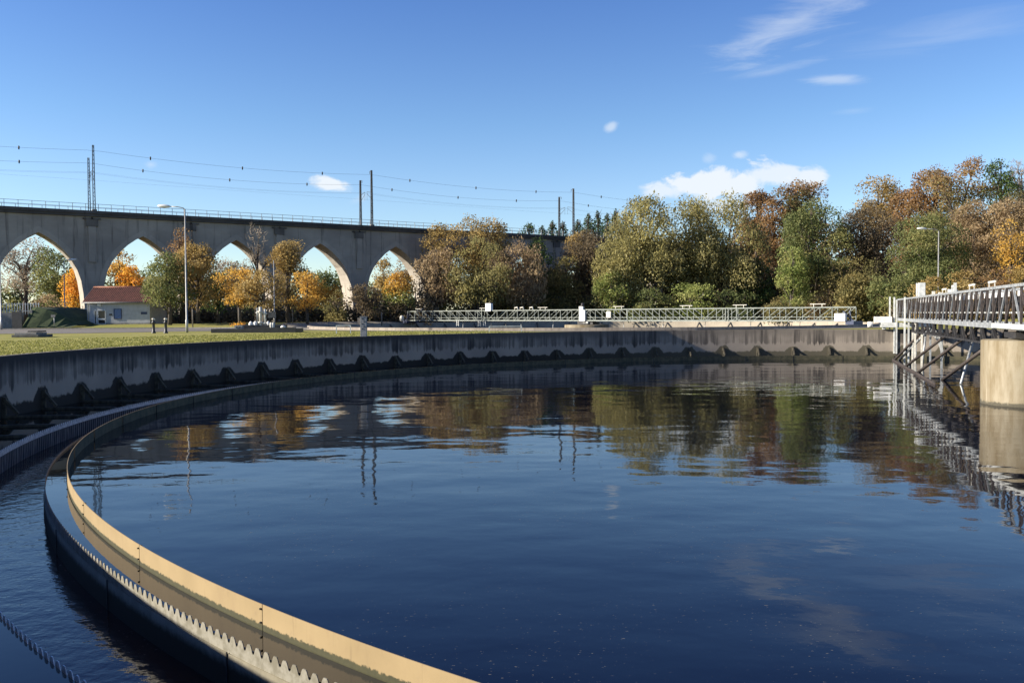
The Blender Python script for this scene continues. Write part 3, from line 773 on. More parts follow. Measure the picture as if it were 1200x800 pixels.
# ------------------------------------------------------------------ service building
def building():
    Y = 124.0
    a = atY(102.5, 380, Y); b = atY(176, 380, Y); w = b.x-a.x; s = Y/F
    t = empty('service_building', ((a.x+b.x)/2, Y, .48), 'low grey-white service building with red tiled roof below the viaduct', 'building')
    H = 3.15; D = 6.0; hw = w/2
    mb = MB()
    mb.poly([(-hw, 0, 0), (hw, 0, 0), (hw, 0, H), (-hw, 0, H)]); mb.poly([(hw, D, 0), (-hw, D, 0), (-hw, D, H), (hw, D, H)])
    mb.poly([(-hw, D, 0), (-hw, 0, 0), (-hw, 0, H), (-hw, D/2, H+1.9), (-hw, D, H)]); mb.poly([(hw, 0, 0), (hw, D, 0), (hw, D, H), (hw, D/2, H+1.9), (hw, 0, H)])
    mb.build('wall', M['plaster'], t)
    rl = -hw-.45; rr = hw+.25
    mb = MB()
    for sgn in (1, -1):
        yE = -.55 if sgn == 1 else D+.55; zE = H-.08; zR = H+2.1; yR = D/2
        nn = 34
        for i in range(nn):   # rolls of tile
            x0 = rl+(rr-rl)*i/nn; x1 = rl+(rr-rl)*(i+1)/nn; xm = (x0+x1)/2
            for k in range(8):
                f0, f1 = k/8, (k+1)/8
                def pt(x, f, up): return (x, yE+(yR-yE)*f, zE+(zR-zE)*f+up)
                st_ = .03
                mb.quad(pt(x0, f0, st_), pt(xm, f0, st_+.07), pt(xm, f1, .07), pt(x0, f1, 0)); mb.quad(pt(xm, f0, st_+.07), pt(x1, f0, st_), pt(x1, f1, 0), pt(xm, f1, .07))
                mb.quad(pt(x0, f0, -.05), pt(x1, f0, -.05), pt(x1, f0, st_), pt(x0, f0, st_+.02))
        mb.quad((rl, yE, zE-.12), (rr, yE, zE-.12), (rr, yR, zR-.12), (rl, yR, zR-.12))
    rf_ = mb.build('roof', M['roof'], t)
    mb = MB(); mb.tube([(rl, D/2, H+2.15), (rr, D/2, H+2.15)], .13, 8); mb.build('ridge', simple('ridge_tile', (.30, .12, .07), (.2, .08, .05), .8, 0, 3), rf_)
    mb = MB(); mb.tube([(rl, -.62, H-.12), (rr, -.62, H-.12)], .09, 8); mb.build('gutter', M['cabinet'], rf_)
    mb = MB(); mb.tube([(-hw+.18, -.09, 0), (-hw+.18, -.09, H-.3), (-hw+.18, -.6, H-.12)], .06, 8); mb.build('downpipe', M['galv_light'], t)
    X = lambda px: (px-139.2)*s
    Zh = lambda py: (380-py)*s
    def framed(name, x0, x1, y0, y1, fm, gm, bars=()):
        mb = MB(); f = .08
        x0, x1, z0, z1 = X(x0), X(x1), Zh(y1), Zh(y0)
        mb.bar((x0, -.04, z0), (x0, -.04, z1), f, .1); mb.bar((x1, -.04, z0), (x1, -.04, z1), f, .1); mb.bar((x0, -.04, z0), (x1, -.04, z0), .1, f); mb.bar((x0, -.04, z1), (x1, -.04, z1), .1, f)
        for z in bars: mb.bar((x0, -.04, z), (x1, -.04, z), .1, .22)
        o = mb.build(name, fm, t); g = MB(); g.box(((x0+x1)/2, -.015, (z0+z1)/2), (x1-x0, .03, z1-z0)); g.build('pane', gm, o); return o
    dr = framed('door', 115.3, 124, 363.5, 379.9, M['white'], M['glass_dark'], (.75,))
    mb = MB(); mb.tube([(X(116.3), -.12, 1.0), (X(116.3), -.12, 1.25)], .03, 8); mb.build('handle', M['galv'], dr)
    framed('side_light', 111.2, 113.4, 363.5, 379.9, M['galv_light'], M['glass_dark'])
    framed('window', 134.2, 142.8, 362, 373.5, M['bluepaint'], M['bluepanel'])
    mb = MB(); mb.box((X(130), -.03, Zh(368.5)), (.4, .04, .25)); mb.build('small_plaque', M['dark_steel'], t)
    mb = MB(); mb.box((X(169.2), -.03, Zh(367)), (.85, .05, .34)); mb.build('vent_grille', M['bluepaint'], t)
    mb = MB(); mb.box((X(117.3), -.12, Zh(357)), (.5, .24, .28)); mb.build('outside_light', M['white'], t, bevel=.05)
    mb = MB(); mb.box((0, -.05, .1), (w, .06, .2)); mb.build('plinth', M['kerb'], t)
building()
# grey shed wall glimpsed left of the building
P = atY(97.5, 372, 132)
t = empty('shed', (P.x, 134, .45), 'small pale corrugated shed half hidden left of the tiled building', 'shed')
mb = MB(); mb.box((0, 0, 1.1), (2.2, 2.4, 2.2)); mb.build('shed_wall', M['cabinet'], t); mb = MB(); mb.box((0, 0, 2.26), (2.6, 2.8, .12)); mb.build('shed_roof', M['galv_light'], t)

# ------------------------------------------------------------------ berm, retaining wall, fence at the left
Yb = 118.0
def bx(px): return atY(px, 380, Yb).x
t = empty('bunker', (bx(28), Yb, .4), 'grassed earth bank with dark gateway and grey retaining wall at far left', 'embankment')
x0 = bx(28)
mb = MB()
prof = [(33, 360), (38, 359.5), (50, 362), (62, 367), (72, 372), (80, 377), (88, 380.5)]
top = [(atY(p, y, Yb).x-x0, atY(p, y, Yb).z-.4) for p, y in prof]
for i in range(len(top)-1):
    (xa, za), (xb_, zb_) = top[i], top[i+1]
    mb.quad((xa, -1.6, -.2), (xb_, -1.2, -.2), (xb_, 1.2, max(zb_, -.1)), (xa, 1.2, za)); mb.quad((xa, 1.2, za), (xb_, 1.2, max(zb_, -.1)), (xb_, 12, max(zb_, -.1)), (xa, 12, za))
mb.build('grass_bank', M['darkgrass'], t)
mb = MB(); mb.box((atY(8, 370, Yb).x-x0, .2, .75), (4.2, .4, 2.1)); mb.box((atY(23.5, 370, Yb).x-x0, .0, .9), (.28, .7, 2.3)); mb.box((atY(34.5, 370, Yb).x-x0, .6, .8), (.35, .5, 2.6))
mb.box((atY(-30, 370, Yb).x-x0-.0, .22, .75), (4.7, .4, 2.1)); mb.build('retaining_wall', M['kerb'], t, bevel=.02)
mb = MB(); mb.box((atY(28.5, 370, Yb).x-x0, -1.75, .75), (1.3, .06, 2.3)); mb.build('dark_gate', M['black'], t)
t = empty('picket_fence', (bx(8), Yb+1.5, 2.2), 'pale picket fence on top of the retaining wall at far left', 'fence')
for s_ in range(1):
    mb = MB()
    for i in range(18): mb.bar((-2.6+i*.36, 0, -.3), (-2.6+i*.36, 0, 1.3), .07)
    mb.build('picket', M['galv_light'], t)
    mb = MB(); mb.bar((-2.6, .05, .2), (3.6, .05, .2), .06); mb.bar((-2.6, .05, 1.1), (3.6, .05, 1.1), .06); mb.build('rail', M['galv_light'], t)
P = at(63.8, 382, .0)
P = atY(63.8, 381, 116)
t = empty('hydrant_sign', (P.x, 116, .35), 'small sign board on a short post in front of the earth bank', 'sign')
mb = MB(); mb.tube([(0, 0, 0), (0, 0, 1.35)], .05, 8); mb.build('post', M['galv'], t); mb = MB(); mb.box((-.1, -.06, 1.35), (.55, .05, .3)); mb.build('panel', M['kerb'], t)

# manhole slab on the lawn, left
a = at(8, 395.5, 0); b = at(67, 394, 0)
t = empty('manhole_slab', ((a.x+b.x)/2, (a.y+b.y)/2, 0), 'low concrete chamber slab with metal lid at the left edge of the lawn', 'manhole')
w = b.x-a.x
mb = MB(); mb.box((0, 0, .10), (w, 2.2, .2)); mb.build('slab', M['dark_concrete'], t, bevel=.02)
mb = MB(); mb.box((-w*.06, 0, .28), (w*.82, 1.6, .16)); mb.build('upper_slab', M['kerb'], t, bevel=.02)
mb = MB(); mb.box((w*.2, -.1, .45), (w*.38, 1.3, .1)); mb.build('lid', M['dark_steel'], t, bevel=.01)

# ------------------------------------------------------------------ pump pit
def pump_pit():
    Y = 84.0; P = atY(300, 391, Y); s = Y/F
    t = empty('pump_pit', (P.x, Y, 0), 'dark low pump pit with pale valve pipes and board on the lawn', 'pump station')
    X = lambda px: (px-300)*s
    mb = MB(); mb.box((X(299), 1.0, .18), ((349-250)*s, 3.0, .36)); mb.box((X(327), -.6, .22), ((351.5-308)*s, .3, .5)); mb.box((X(302), 2, .45), ((326-276)*s, 2.4, .5)); mb.build('pit_wall', M['black'], t)
    mb = MB(); mb.box((X(279.5), .3, .5), (9*s, .6, .36)); mb.build('socket_box', M['cabinet'], t)
    mb = MB(); mb.box((X(277.5), -.02, .5), (1.5*s, .03, .14)); mb.box((X(281), -.02, .5), (1.5*s, .03, .14)); mb.build('socket', M['black'], t)
    for px, top, r_ in ((302.2, 361, .16), (307.5, 363.5, .13), (298.5, 362, .06)):
        mb = MB(); H = (391-top)*s
        mb.tube([(X(px), 1, .3), (X(px), 1, H*.35)], r_, 10); mb.tube([(X(px), 1, H*.35), (X(px), 1, H*.42)], r_*1.6, 10); mb.tube([(X(px), 1, H*.42), (X(px), 1, H)], r_*.9, 10); mb.tube([(X(px), 1, H*.78), (X(px), 1, H*.84)], r_*1.7, 10)
        mb.build('riser_pipe', M['offwhite'] if px > 301 else M['galv'], t)
    mb = MB(); mb.tube([(X(297), 1, (391-368)*s), (X(309), 1, (391-368)*s)], .06, 8); mb.build('cross_pipe', M['galv_light'], t)
    mb = MB(); mb.box((X(315), 1.2, (391-370.5)*s), (9.5*s, .08, 7*s)); mb.build('notice_board', M['signwood'], t); 
    mb = MB(); mb.bar((X(312), 1.25, .3), (X(312), 1.25, 1.4), .07); mb.bar((X(318), 1.25, .3), (X(318), 1.25, 1.4), .07); mb.build('board_leg', M['dark_steel'], t)
    mb = MB(); 
    for px in (316, 318.5): mb.lathe([(0, .95), (.12, .9), (.14, .7), (.1, .3)], c=(X(px), .6), n=12)
    mb.build('valve_head', M['offwhite'], t)
    for px, w, h, lb in ((291, 5, 4.4, 'crumpled white sack, left of the two on the pump pit'), (296.5, 5, 4.6, 'crumpled white sack, right of the two, beside the pipes'), (311.5, 3.6, 4.5, 'small upright white sack between pipe and board'), (334, 6.5, 2.4, 'flat white sack on the dark pit edge below the board')):
        mb = MB(); n = 10
        rad = [(.0, 1.0), (.55, .92), (.9, .6), (1.0, .3), (.92, 0)]
        base = len(mb.v)
        for i in range(n):
            a = 2*math.pi*i/n
            for r_, z in rad:
                j = 1+random.uniform(-.14, .14)
                mb.v.append((r_*math.cos(a)*j*w*s/2, r_*math.sin(a)*j*w*s/2.4, z*h*s*(1+random.uniform(-.1, .1))))
        for i in range(n):
            for q in range(4):
                A_, B_ = i*5+q, ((i+1) % n)*5+q; mb.f.append((A_, B_, B_+1, A_+1)); mb.m.append(0); mb.sm.append(True)
        o = mb.build('sack', M['white'], loc=(P.x+X(px), Y+.9 if px < 320 else Y-.6, .69 if px < 320 else .46)); tag(o, lb, 'sack', 'white sacks on the pump pit')
pump_pit()

# ------------------------------------------------------------------ viaduct
def viaduct():
    K0, K1 = -3, 13
    t = empty('railway_viaduct', VP(0), 'long grey stone railway viaduct with pointed arches crossing behind the lawn', 'viaduct', rz=math.atan2(vd.y, vd.x))
    # local x along, y away
    W = 4.6; zc = 17.3; ap = (_A.z+_B.z)/2
    half = [(0, 0), (1.1, .62), (2.3, 1.5), (3.5, 2.68), (4.65, 4.15), (5.35, 5.6), (5.8, 7.3), (6.08, 9.3), (6.22, 11.5), (6.28, 16.2)]
    prof = [(-a, ap-b) for a, b in reversed(half)] + [(a, ap-b) for a, b in half[1:]]
    wall = MB(); soff = MB()
    for k in range(K0, K1):
        c = k*BAY
        pr = [(c+a, z) for a, z in prof]
        for y, flip in ((0, False), (W, True)):
            xs_ = [c-BAY/2] + [p[0] for p in pr] + [c+BAY/2]
            q = [(c-BAY/2, y, -1.6), (pr[0][0], y, -1.6), (pr[0][0], y, zc), (c-BAY/2, y, zc)]
            wall.quad(*(q if not flip else q[::-1]))
            for a_, b_ in zip(pr[:-1], pr[1:]):
                q = [(a_[0], y, a_[1]), (b_[0], y, b_[1]), (b_[0], y, zc), (a_[0], y, zc)]
                wall.quad(*(q if not flip else q[::-1]))
            q = [(pr[-1][0], y, -1.6), (c+BAY/2, y, -1.6), (c+BAY/2, y, zc), (pr[-1][0], y, zc)]
            wall.quad(*(q if not flip else q[::-1]))
        for a_, b_ in zip(pr[:-1], pr[1:]):
            soff.quad((a_[0], 0, a_[1]), (a_[0], W, a_[1]), (b_[0], W, b_[1]), (b_[0], 0, b_[1]))
    wall.build('arcade_wall', M['viaduct'], t); soff.build('arch_soffit', M['viaduct_rib'], t)
    # raised voussoir ring per arch
    for k in range(K0, K1):
        c = k*BAY; mb = MB()
        def outp(a, b):
            return (a*1.0+math.copysign(.75, a) if abs(a) > 4 else a*1.165, b - (.85 if abs(a) < 3 else .85-(min(abs(a), 6.2)-3)/3.2*.75))
        inn = [(a, ap-b) for a, b in half]; out = [((a+.0)*1.0+(.78*min(1, a/3.5)), ap-b+.95*max(0, 1-a/5.8)) for a, b in half]
        for sg in (-1, 1):
            for i in range(len(inn)-1):
                p = [inn[i], inn[i+1], out[i+1], out[i]]
                mb.quad(*[(c+sg*x, -.09, z) for x, z in p]); 
                mb.quad((c+sg*out[i][0], -.09, out[i][1]), (c+sg*out[i+1][0], -.09, out[i+1][1]), (c+sg*out[i+1][0], 0, out[i+1][1]), (c+sg*out[i][0], 0, out[i][1]))
                mb.quad((c+sg*inn[i][0], -.09, inn[i][1]), (c+sg*inn[i+1][0], -.09, inn[i+1][1]), (c+sg*inn[i+1][0], 0, inn[i+1][1]), (c+sg*inn[i][0], 0, inn[i][1]))
        mb.build('arch_ring', M['viaduct_rib'], t)
        mb = MB(); x = c+BAY/2
        mb.box((x, -.12, 12.95), (1.15, .24, 5.6)); pl_ = mb.build('pilaster', M['viaduct'], t, bevel=.03)
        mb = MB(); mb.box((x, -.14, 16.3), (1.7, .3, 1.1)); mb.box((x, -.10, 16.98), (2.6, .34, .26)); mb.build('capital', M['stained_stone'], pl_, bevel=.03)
    xa, xb_ = K0*BAY-BAY/2, K1*BAY-BAY/2
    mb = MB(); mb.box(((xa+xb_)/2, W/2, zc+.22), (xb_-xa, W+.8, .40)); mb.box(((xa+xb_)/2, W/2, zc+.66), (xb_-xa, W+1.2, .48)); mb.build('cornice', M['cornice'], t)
    for y, nm in ((-.45, 0), (W+.45, 1)):
        mb = MB(); zt = zc+.9; st_ = 1.85; n = int((xb_-xa)/st_)
        for i in range(n+1): mb.bar((xa+i*st_, y, zt), (xa+i*st_, y, zt+1.05), .075)
        mb.bar((xa, y, zt+1.05), (xb_, y, zt+1.05), .06); mb.bar((xa, y, zt+.55), (xb_, y, zt+.55), .045)
        mb.build('parapet_railing', M['galv'], t)
    # rust stains and dark wash drains
    mb = MB()
    for k in range(K0, K1): mb.tube([(k*BAY+BAY/2, -.3, zc-.2), (k*BAY+BAY/2, -.55, zc-.35)], .12, 8)
    mb.build('drain_spout', M['dark_steel'], t)
    return zc+.9
vt = viaduct()

# catenary masts
def mast(k, off, H, label, arm=1):
    p = VP(k, off, vt)
    t = empty('catenary_mast', p, label, 'mast', 'railway masts on the viaduct', rz=math.atan2(vd.y, vd.x))
    mb = MB()
    for dx, dy in ((-.16, -.16), (.16, -.16), (.16, .16), (-.16, .16)): mb.bar((dx, dy, 0), (dx*.6, dy*.6, H), .09)
    n = 16
    for i in range(n):
        z0 = H*i/n; z1 = H*(i+1)/n; f0 = 1-.4*i/n
        s_ = -1 if i % 2 else 1
        mb.bar((-.16*f0*s_, -.16*f0, z0), (.16*f0*s_, -.16*f0, z1), .04); mb.bar((-.16*f0, -.16*f0*s_, z0), (-.16*f0, .16*f0*s_, z1), .04)
    mb.build('mast_column', M['wire'], t)
    mb = MB(); y = .9*arm
    mb.bar((0, 0, H-.9), (0, -.0, H-.85), .1); mb.bar((0, 0, H), (0, y*.9, H-.15), .07); mb.bar((0, y*.9, H-.15), (0, y*.9, H-.6), .06)
    mb.build('top_bracket', M['wire'], t)
    mb = MB(); mb.bar((0, 0, 6.2), (0, 2.1*arm, 6.6), .06); mb.bar((0, 0, 5.0), (0, 2.1*arm, 6.2), .05); mb.bar((0, 2.1*arm, 6.6), (0, 2.1*arm, 5.0), .03)
    mb.build('cantilever_arm', M['wire'], t)
    mb = MB(); mb.box((0, 0, .1), (.7, .7, .3)); mb.build('mast_foot', M['kerb'], t)
W = 4.9
names = ['leftmost pair, above the tiled building', 'middle pair of masts', 'right pair, just left of the willows', 'hidden pair']
for i, k in enumerate((.524, 3.673, 6.80)):
    mast(k, -.15, 10.3, ['taller near-side lattice mast above the tiled building', 'taller near-side lattice mast in the middle of the viaduct', 'taller near-side lattice mast just left of the dark conifers'][i], 1)
    mast(k, W+.15, 9.1, ['shorter far-side lattice mast above the tiled building', 'shorter far-side lattice mast in the middle of the viaduct', 'shorter far-side lattice mast behind the golden treetops'][i], -1)
def wire(off, h, sag, label, marks, r_=.017, ks=(-2.6, .524, 3.673, 6.80, 9.94)):
    root = empty('overhead_wire', VP(ks[0], off, vt), label, 'wire', 'wires above the viaduct')
    o0 = VP(ks[0], off, vt)
    mb = MB()
    def P(k):
        for a, b in zip(ks[:-1], ks[1:]):
            if a <= k <= b:
                u = (k-a)/(b-a); return VP(k, off, vt+h-4*sag*u*(1-u))-o0
        return VP(k, off, vt+h)-o0
    pts = [P(ks[0]+(ks[-1]-ks[0])*i/90) for i in range(91)]
    for a, b in zip(pts[:-1], pts[1:]): mb.tube([a, b], r_, 5, cap=False)
    mb.build('cable', M['cable'], root)
    for k in marks:
        mb = MB(); p = P(k); mb.lathe([(0, .28), (.12, .2), (.12, -.1), (.08, -.3), (0, -.3)], n=8)
        o = mb.build('wire_marker', M['dark_steel'], root); o.location = p
def kpx(px, off=0):
    # bay number of the viaduct point seen at picture column px
    lo, hi = -4.0, 14.0
    for _ in range(50):
        m_ = (lo+hi)/2; p = VP(m_, off)
        if 600+F*p.x/p.y < px: lo = m_
        else: hi = m_
    return lo
wire(-.15, 9.5, .8, 'upper high wire with dark markers strung between the taller masts', [kpx(p, -.15) for p in (27, 180, 287, 380, 482, 559, 629, 705)])
wire(W+.15, 8.3, 1.0, 'lower high wire with dark markers strung between the shorter masts', [kpx(p, W+.15) for p in (27, 171, 272, 362, 461, 538, 606, 690)])
wire(1.9, 6.4, .9, 'thin catenary wire over the near railway track', [], .009)
wire(1.95, 5.1, .05, 'thin contact wire nearest above the viaduct railing', [], .008)
wire(W-1.9, 6.4, .9, 'thin catenary wire over the far railway track', [], .009)

# ------------------------------------------------------------------ trees
def crown_mesh(W_, D_, H_, zb, style, leaf, dens, seed, tw=.0):
    """leaf faces gathered in lobes spread through the crown volume; returns verts(N,4,3) and tint(N)"""
    g = np.random.default_rng(seed)
    A = W_*H_
    nl = int(34*min(1.9, max(.8, H_/W_)) * {'willow': 1.25, 'bush': .8, 'conifer': 1.1}.get(style, 1.0))
    cs = []; rs = []; tn = []
    for i in range(nl):
        lr = {'conifer': .12, 'willow': .15, 'bush': .2, 'bare': .17}.get(style, .165)*g.uniform(.7, 1.35)
        shell = i % 10 < 7
        d = g.normal(size=3); d /= (np.abs(d)**2.9).sum()**(1/2.9)
        k = g.uniform(.9, 1.07) if shell else g.uniform(.15, .75)
        if style == 'conifer':
            u = g.uniform(0, 1)**1.3 if i > 3 else 1.0-.03*i
            an = g.uniform(0, 2*math.pi); rr = (1-u)**.8*(g.uniform(.6, 1.0) if shell else g.uniform(0, .6))
            lr *= (.7+1.2*(1-u)); r3 = np.array([W_*lr, D_*lr, W_*lr*.8])
            c = np.array([math.cos(an)*rr*(W_/2-r3[0]*.6), math.sin(an)*rr*(D_/2-r3[1]*.6), zb+u*(H_-r3[2])])
        else:
            r3 = np.array([W_*lr, D_*lr, min(W_*1.15, H_)*lr*(1.2 if style == 'willow' else .9)])
            if style in ('willow', 'bush'):
                d[2] = d[2]*.75+.25; base = .02 if style == 'bush' else .30
                if style == 'willow' and d[2] < 0: d[:2] /= max(.35, math.hypot(d[0], d[1])); d[:2] *= .93
                hz = (1-base) if d[2] > 0 else base
                c = np.array([d[0]*(W_/2-r3[0])*k, d[1]*(D_/2-r3[1])*k, zb+base*H_+d[2]*(hz*H_-r3[2])*k])
            else:
                tap = 1-.18*max(0, d[2]) if style in ('oval', 'tall') else 1
                c = np.array([d[0]*(W_/2-r3[0])*k*tap, d[1]*(D_/2-r3[1])*k*tap, zb+H_/2+d[2]*(H_/2-r3[2])*k])
            c[2] = max(c[2], zb+r3[2]*.5)
        cs.append(c); rs.append(r3); tn.append(g.uniform(0, 1))
    cs = np.array(cs); rs = np.array(rs); tn = np.array(tn)
    n = int(dens*A/(leaf*leaf))
    wts = (rs[:, 0]*rs[:, 2]); wts /= wts.sum()
    li = g.choice(nl, n, p=wts)
    d = g.normal(size=(n, 3)); d /= np.linalg.norm(d, axis=1)[:, None]
    d[:, 2] = np.where(d[:, 2] < -.5, -d[:, 2], d[:, 2])
    rad = g.uniform(.35, 1.0, n)**.45 * g.uniform(.85, 1.18, n)
    # small random waves give ragged outlines
    p = cs[li] + d*rad[:, None]*rs[li]
    p += g.normal(scale=leaf*.6, size=(n, 3))
    nrm = d + g.normal(scale=1.1, size=(n, 3)); nrm /= np.linalg.norm(nrm, axis=1)[:, None]
    a = np.cross(nrm, g.normal(size=(n, 3))); a /= np.linalg.norm(a, axis=1)[:, None]
    b = np.cross(nrm, a)
    s = leaf*g.uniform(.55, 1.25, n)[:, None]*.62
    asp = np.full((n, 1), .72)
    twg = g.uniform(size=n) < tw
    asp[twg] = .10; s[twg] *= 2.6
    upv = np.array([0, 0, 1.0])
    if style == 'conifer':
        uu = 1-g.uniform(0, 1, n)**.55; an = g.uniform(0, 2*math.pi, n)
        tier = .70+.30*np.abs(np.sin(uu*H_*1.6+np.sin(an*3)*.8))
        rr = (1-uu)**.85*tier*g.uniform(0, 1, n)**.45*(1+.18*np.sin(an*5+uu*9))
        p = np.stack([np.cos(an)*rr*W_/2, np.sin(an)*rr*D_/2, zb+uu*H_-rr*.5], 1)
        a = np.stack([np.cos(an), np.sin(an), np.full(n, -.35)], 1)+g.normal(scale=.35, size=(n, 3)); a /= np.linalg.norm(a, axis=1)[:, None]
        b = np.cross(nrm, a); asp[:] = .5
    a[twg] = d[twg]+upv*.5+g.normal(scale=.3, size=(twg.sum(), 3)); a[twg] /= np.linalg.norm(a[twg], axis=1)[:, None]
    if style == 'willow':
        dr = g.uniform(size=n) < .35
        a[dr] = upv + g.normal(scale=.25, size=(dr.sum(), 3)); a[dr] /= np.linalg.norm(a[dr], axis=1)[:, None]; b[dr] = np.cross(nrm[dr], a[dr]); asp[dr] = .45; s[dr] *= 1.15
    q = np.stack([p-a*s, p+b*s*asp, p+a*s, p-b*s*asp], axis=1)
    q[:, :, 2] = np.maximum(q[:, :, 2], -.2)
    hrel = (p[:, 2]-zb)/max(H_, .1)
    tint = .72*tn[li] + .28*g.uniform(size=n)
    return q, np.clip(tint, 0, 1), cs, rs, hrel
def mesh_from_quads(name, q, tint, mat, parent=None, loc=(0, 0, 0)):
    n = len(q); me = bpy.data.meshes.new(name)
    me.vertices.add(n*4); me.vertices.foreach_set('co', q.reshape(-1).astype(np.float32))
    me.loops.add(n*4); me.loops.foreach_set('vertex_index', np.arange(n*4, dtype=np.int32))
    me.polygons.add(n); me.polygons.foreach_set('loop_start', np.arange(0, n*4, 4, dtype=np.int32))
    me.polygons.foreach_set('loop_total', np.full(n, 4, dtype=np.int32))
    a = me.attributes.new('tint', 'FLOAT', 'FACE'); a.data.foreach_set('value', tint.astype(np.float32))
    me.materials.append(mat); me.update(calc_edges=True); me.validate()
    o = bpy.data.objects.new(name, me); COL.objects.link(o); o.location = loc
    if parent: o.parent = parent
    return o
seed_ = [100]
def tree(name, px, w, ytop, ybot, Y, style, mat, label, dens=2.6, leafk=.0019, tw=.05, group=None, depth=.85, cat='tree', trunk=True, twomat=None, bark='bark', sprig=0, lean=0):
    seed_[0] += 1
    x = atY(px, 370, Y).x; g0 = gh(x, Y)
    zt = atY(px, ytop, Y).z-g0; zb = max(.15, atY(px, ybot, Y).z-g0)
    W_ = w*Y/F*1.1; H_ = zt-zb
    t = empty(name, (x, Y, g0), label, cat, group or 'trees around the works')
    leaf = leafk*Y; dens = dens*2.0
    q, tint, cs, rs, hr = crown_mesh(W_, W_*depth, H_, zb, style, leaf, dens, seed_[0], tw)
    if lean: q[:, :, 0] += lean*W_*((q[:, :, 2]-zb)/H_)**1.5
    if twomat:       # (material, 'top'|'low', height split): the crown's upper or lower leaves have turned
        m2, where, split = twomat
        gg = np.random.default_rng(seed_[0]+999); sel = (hr + gg.normal(scale=.08, size=len(hr))) > split
        c = mesh_from_quads('crown', q, tint, L[mat], t)
        c.data.materials.append(L[m2]); c.data.polygons.foreach_set('material_index', sel.astype(np.int32))
    else: mesh_from_quads('crown', q, tint, L[mat], t)
    if trunk:
        mb = MB(); gg = random.Random(seed_[0]); r0 = max(.10, .020*zt+.008*W_)
        hT = zb+H_*.55
        pts = [(0, 0, -.2), (gg.uniform(-.1, .1), gg.uniform(-.1, .1), hT*.3), (gg.uniform(-.3, .3), gg.uniform(-.2, .2), hT*.65), (gg.uniform(-.4, .4), gg.uniform(-.3, .3), hT)]
        mb.tube(pts, [r0*1.3, r0, r0*.75, r0*.45], 8)
        for i in range(min(len(cs), 14)):
            c = cs[i]; z0 = max(zb*.75, min(hT*.9, c[2]-H_*.25)); f = z0/hT
            st_ = Vector((0, 0, z0)); e = Vector(c)
            m_ = st_.lerp(e, .5)+Vector((0, 0, H_*.03))
            mb.tube([st_, m_, e], [r0*.42, r0*.26, r0*.10], 6)
            for k in range(3):
                ee = e+Vector((gg.uniform(-1, 1)*rs[i][0], gg.uniform(-1, 1)*rs[i][1], gg.uniform(.2, 1.15)*rs[i][2]))
                mb.tube([m_.lerp(e, .6), ee], [r0*.14, r0*.04], 4)
        mb.build('trunk', M[bark], t)
    return t

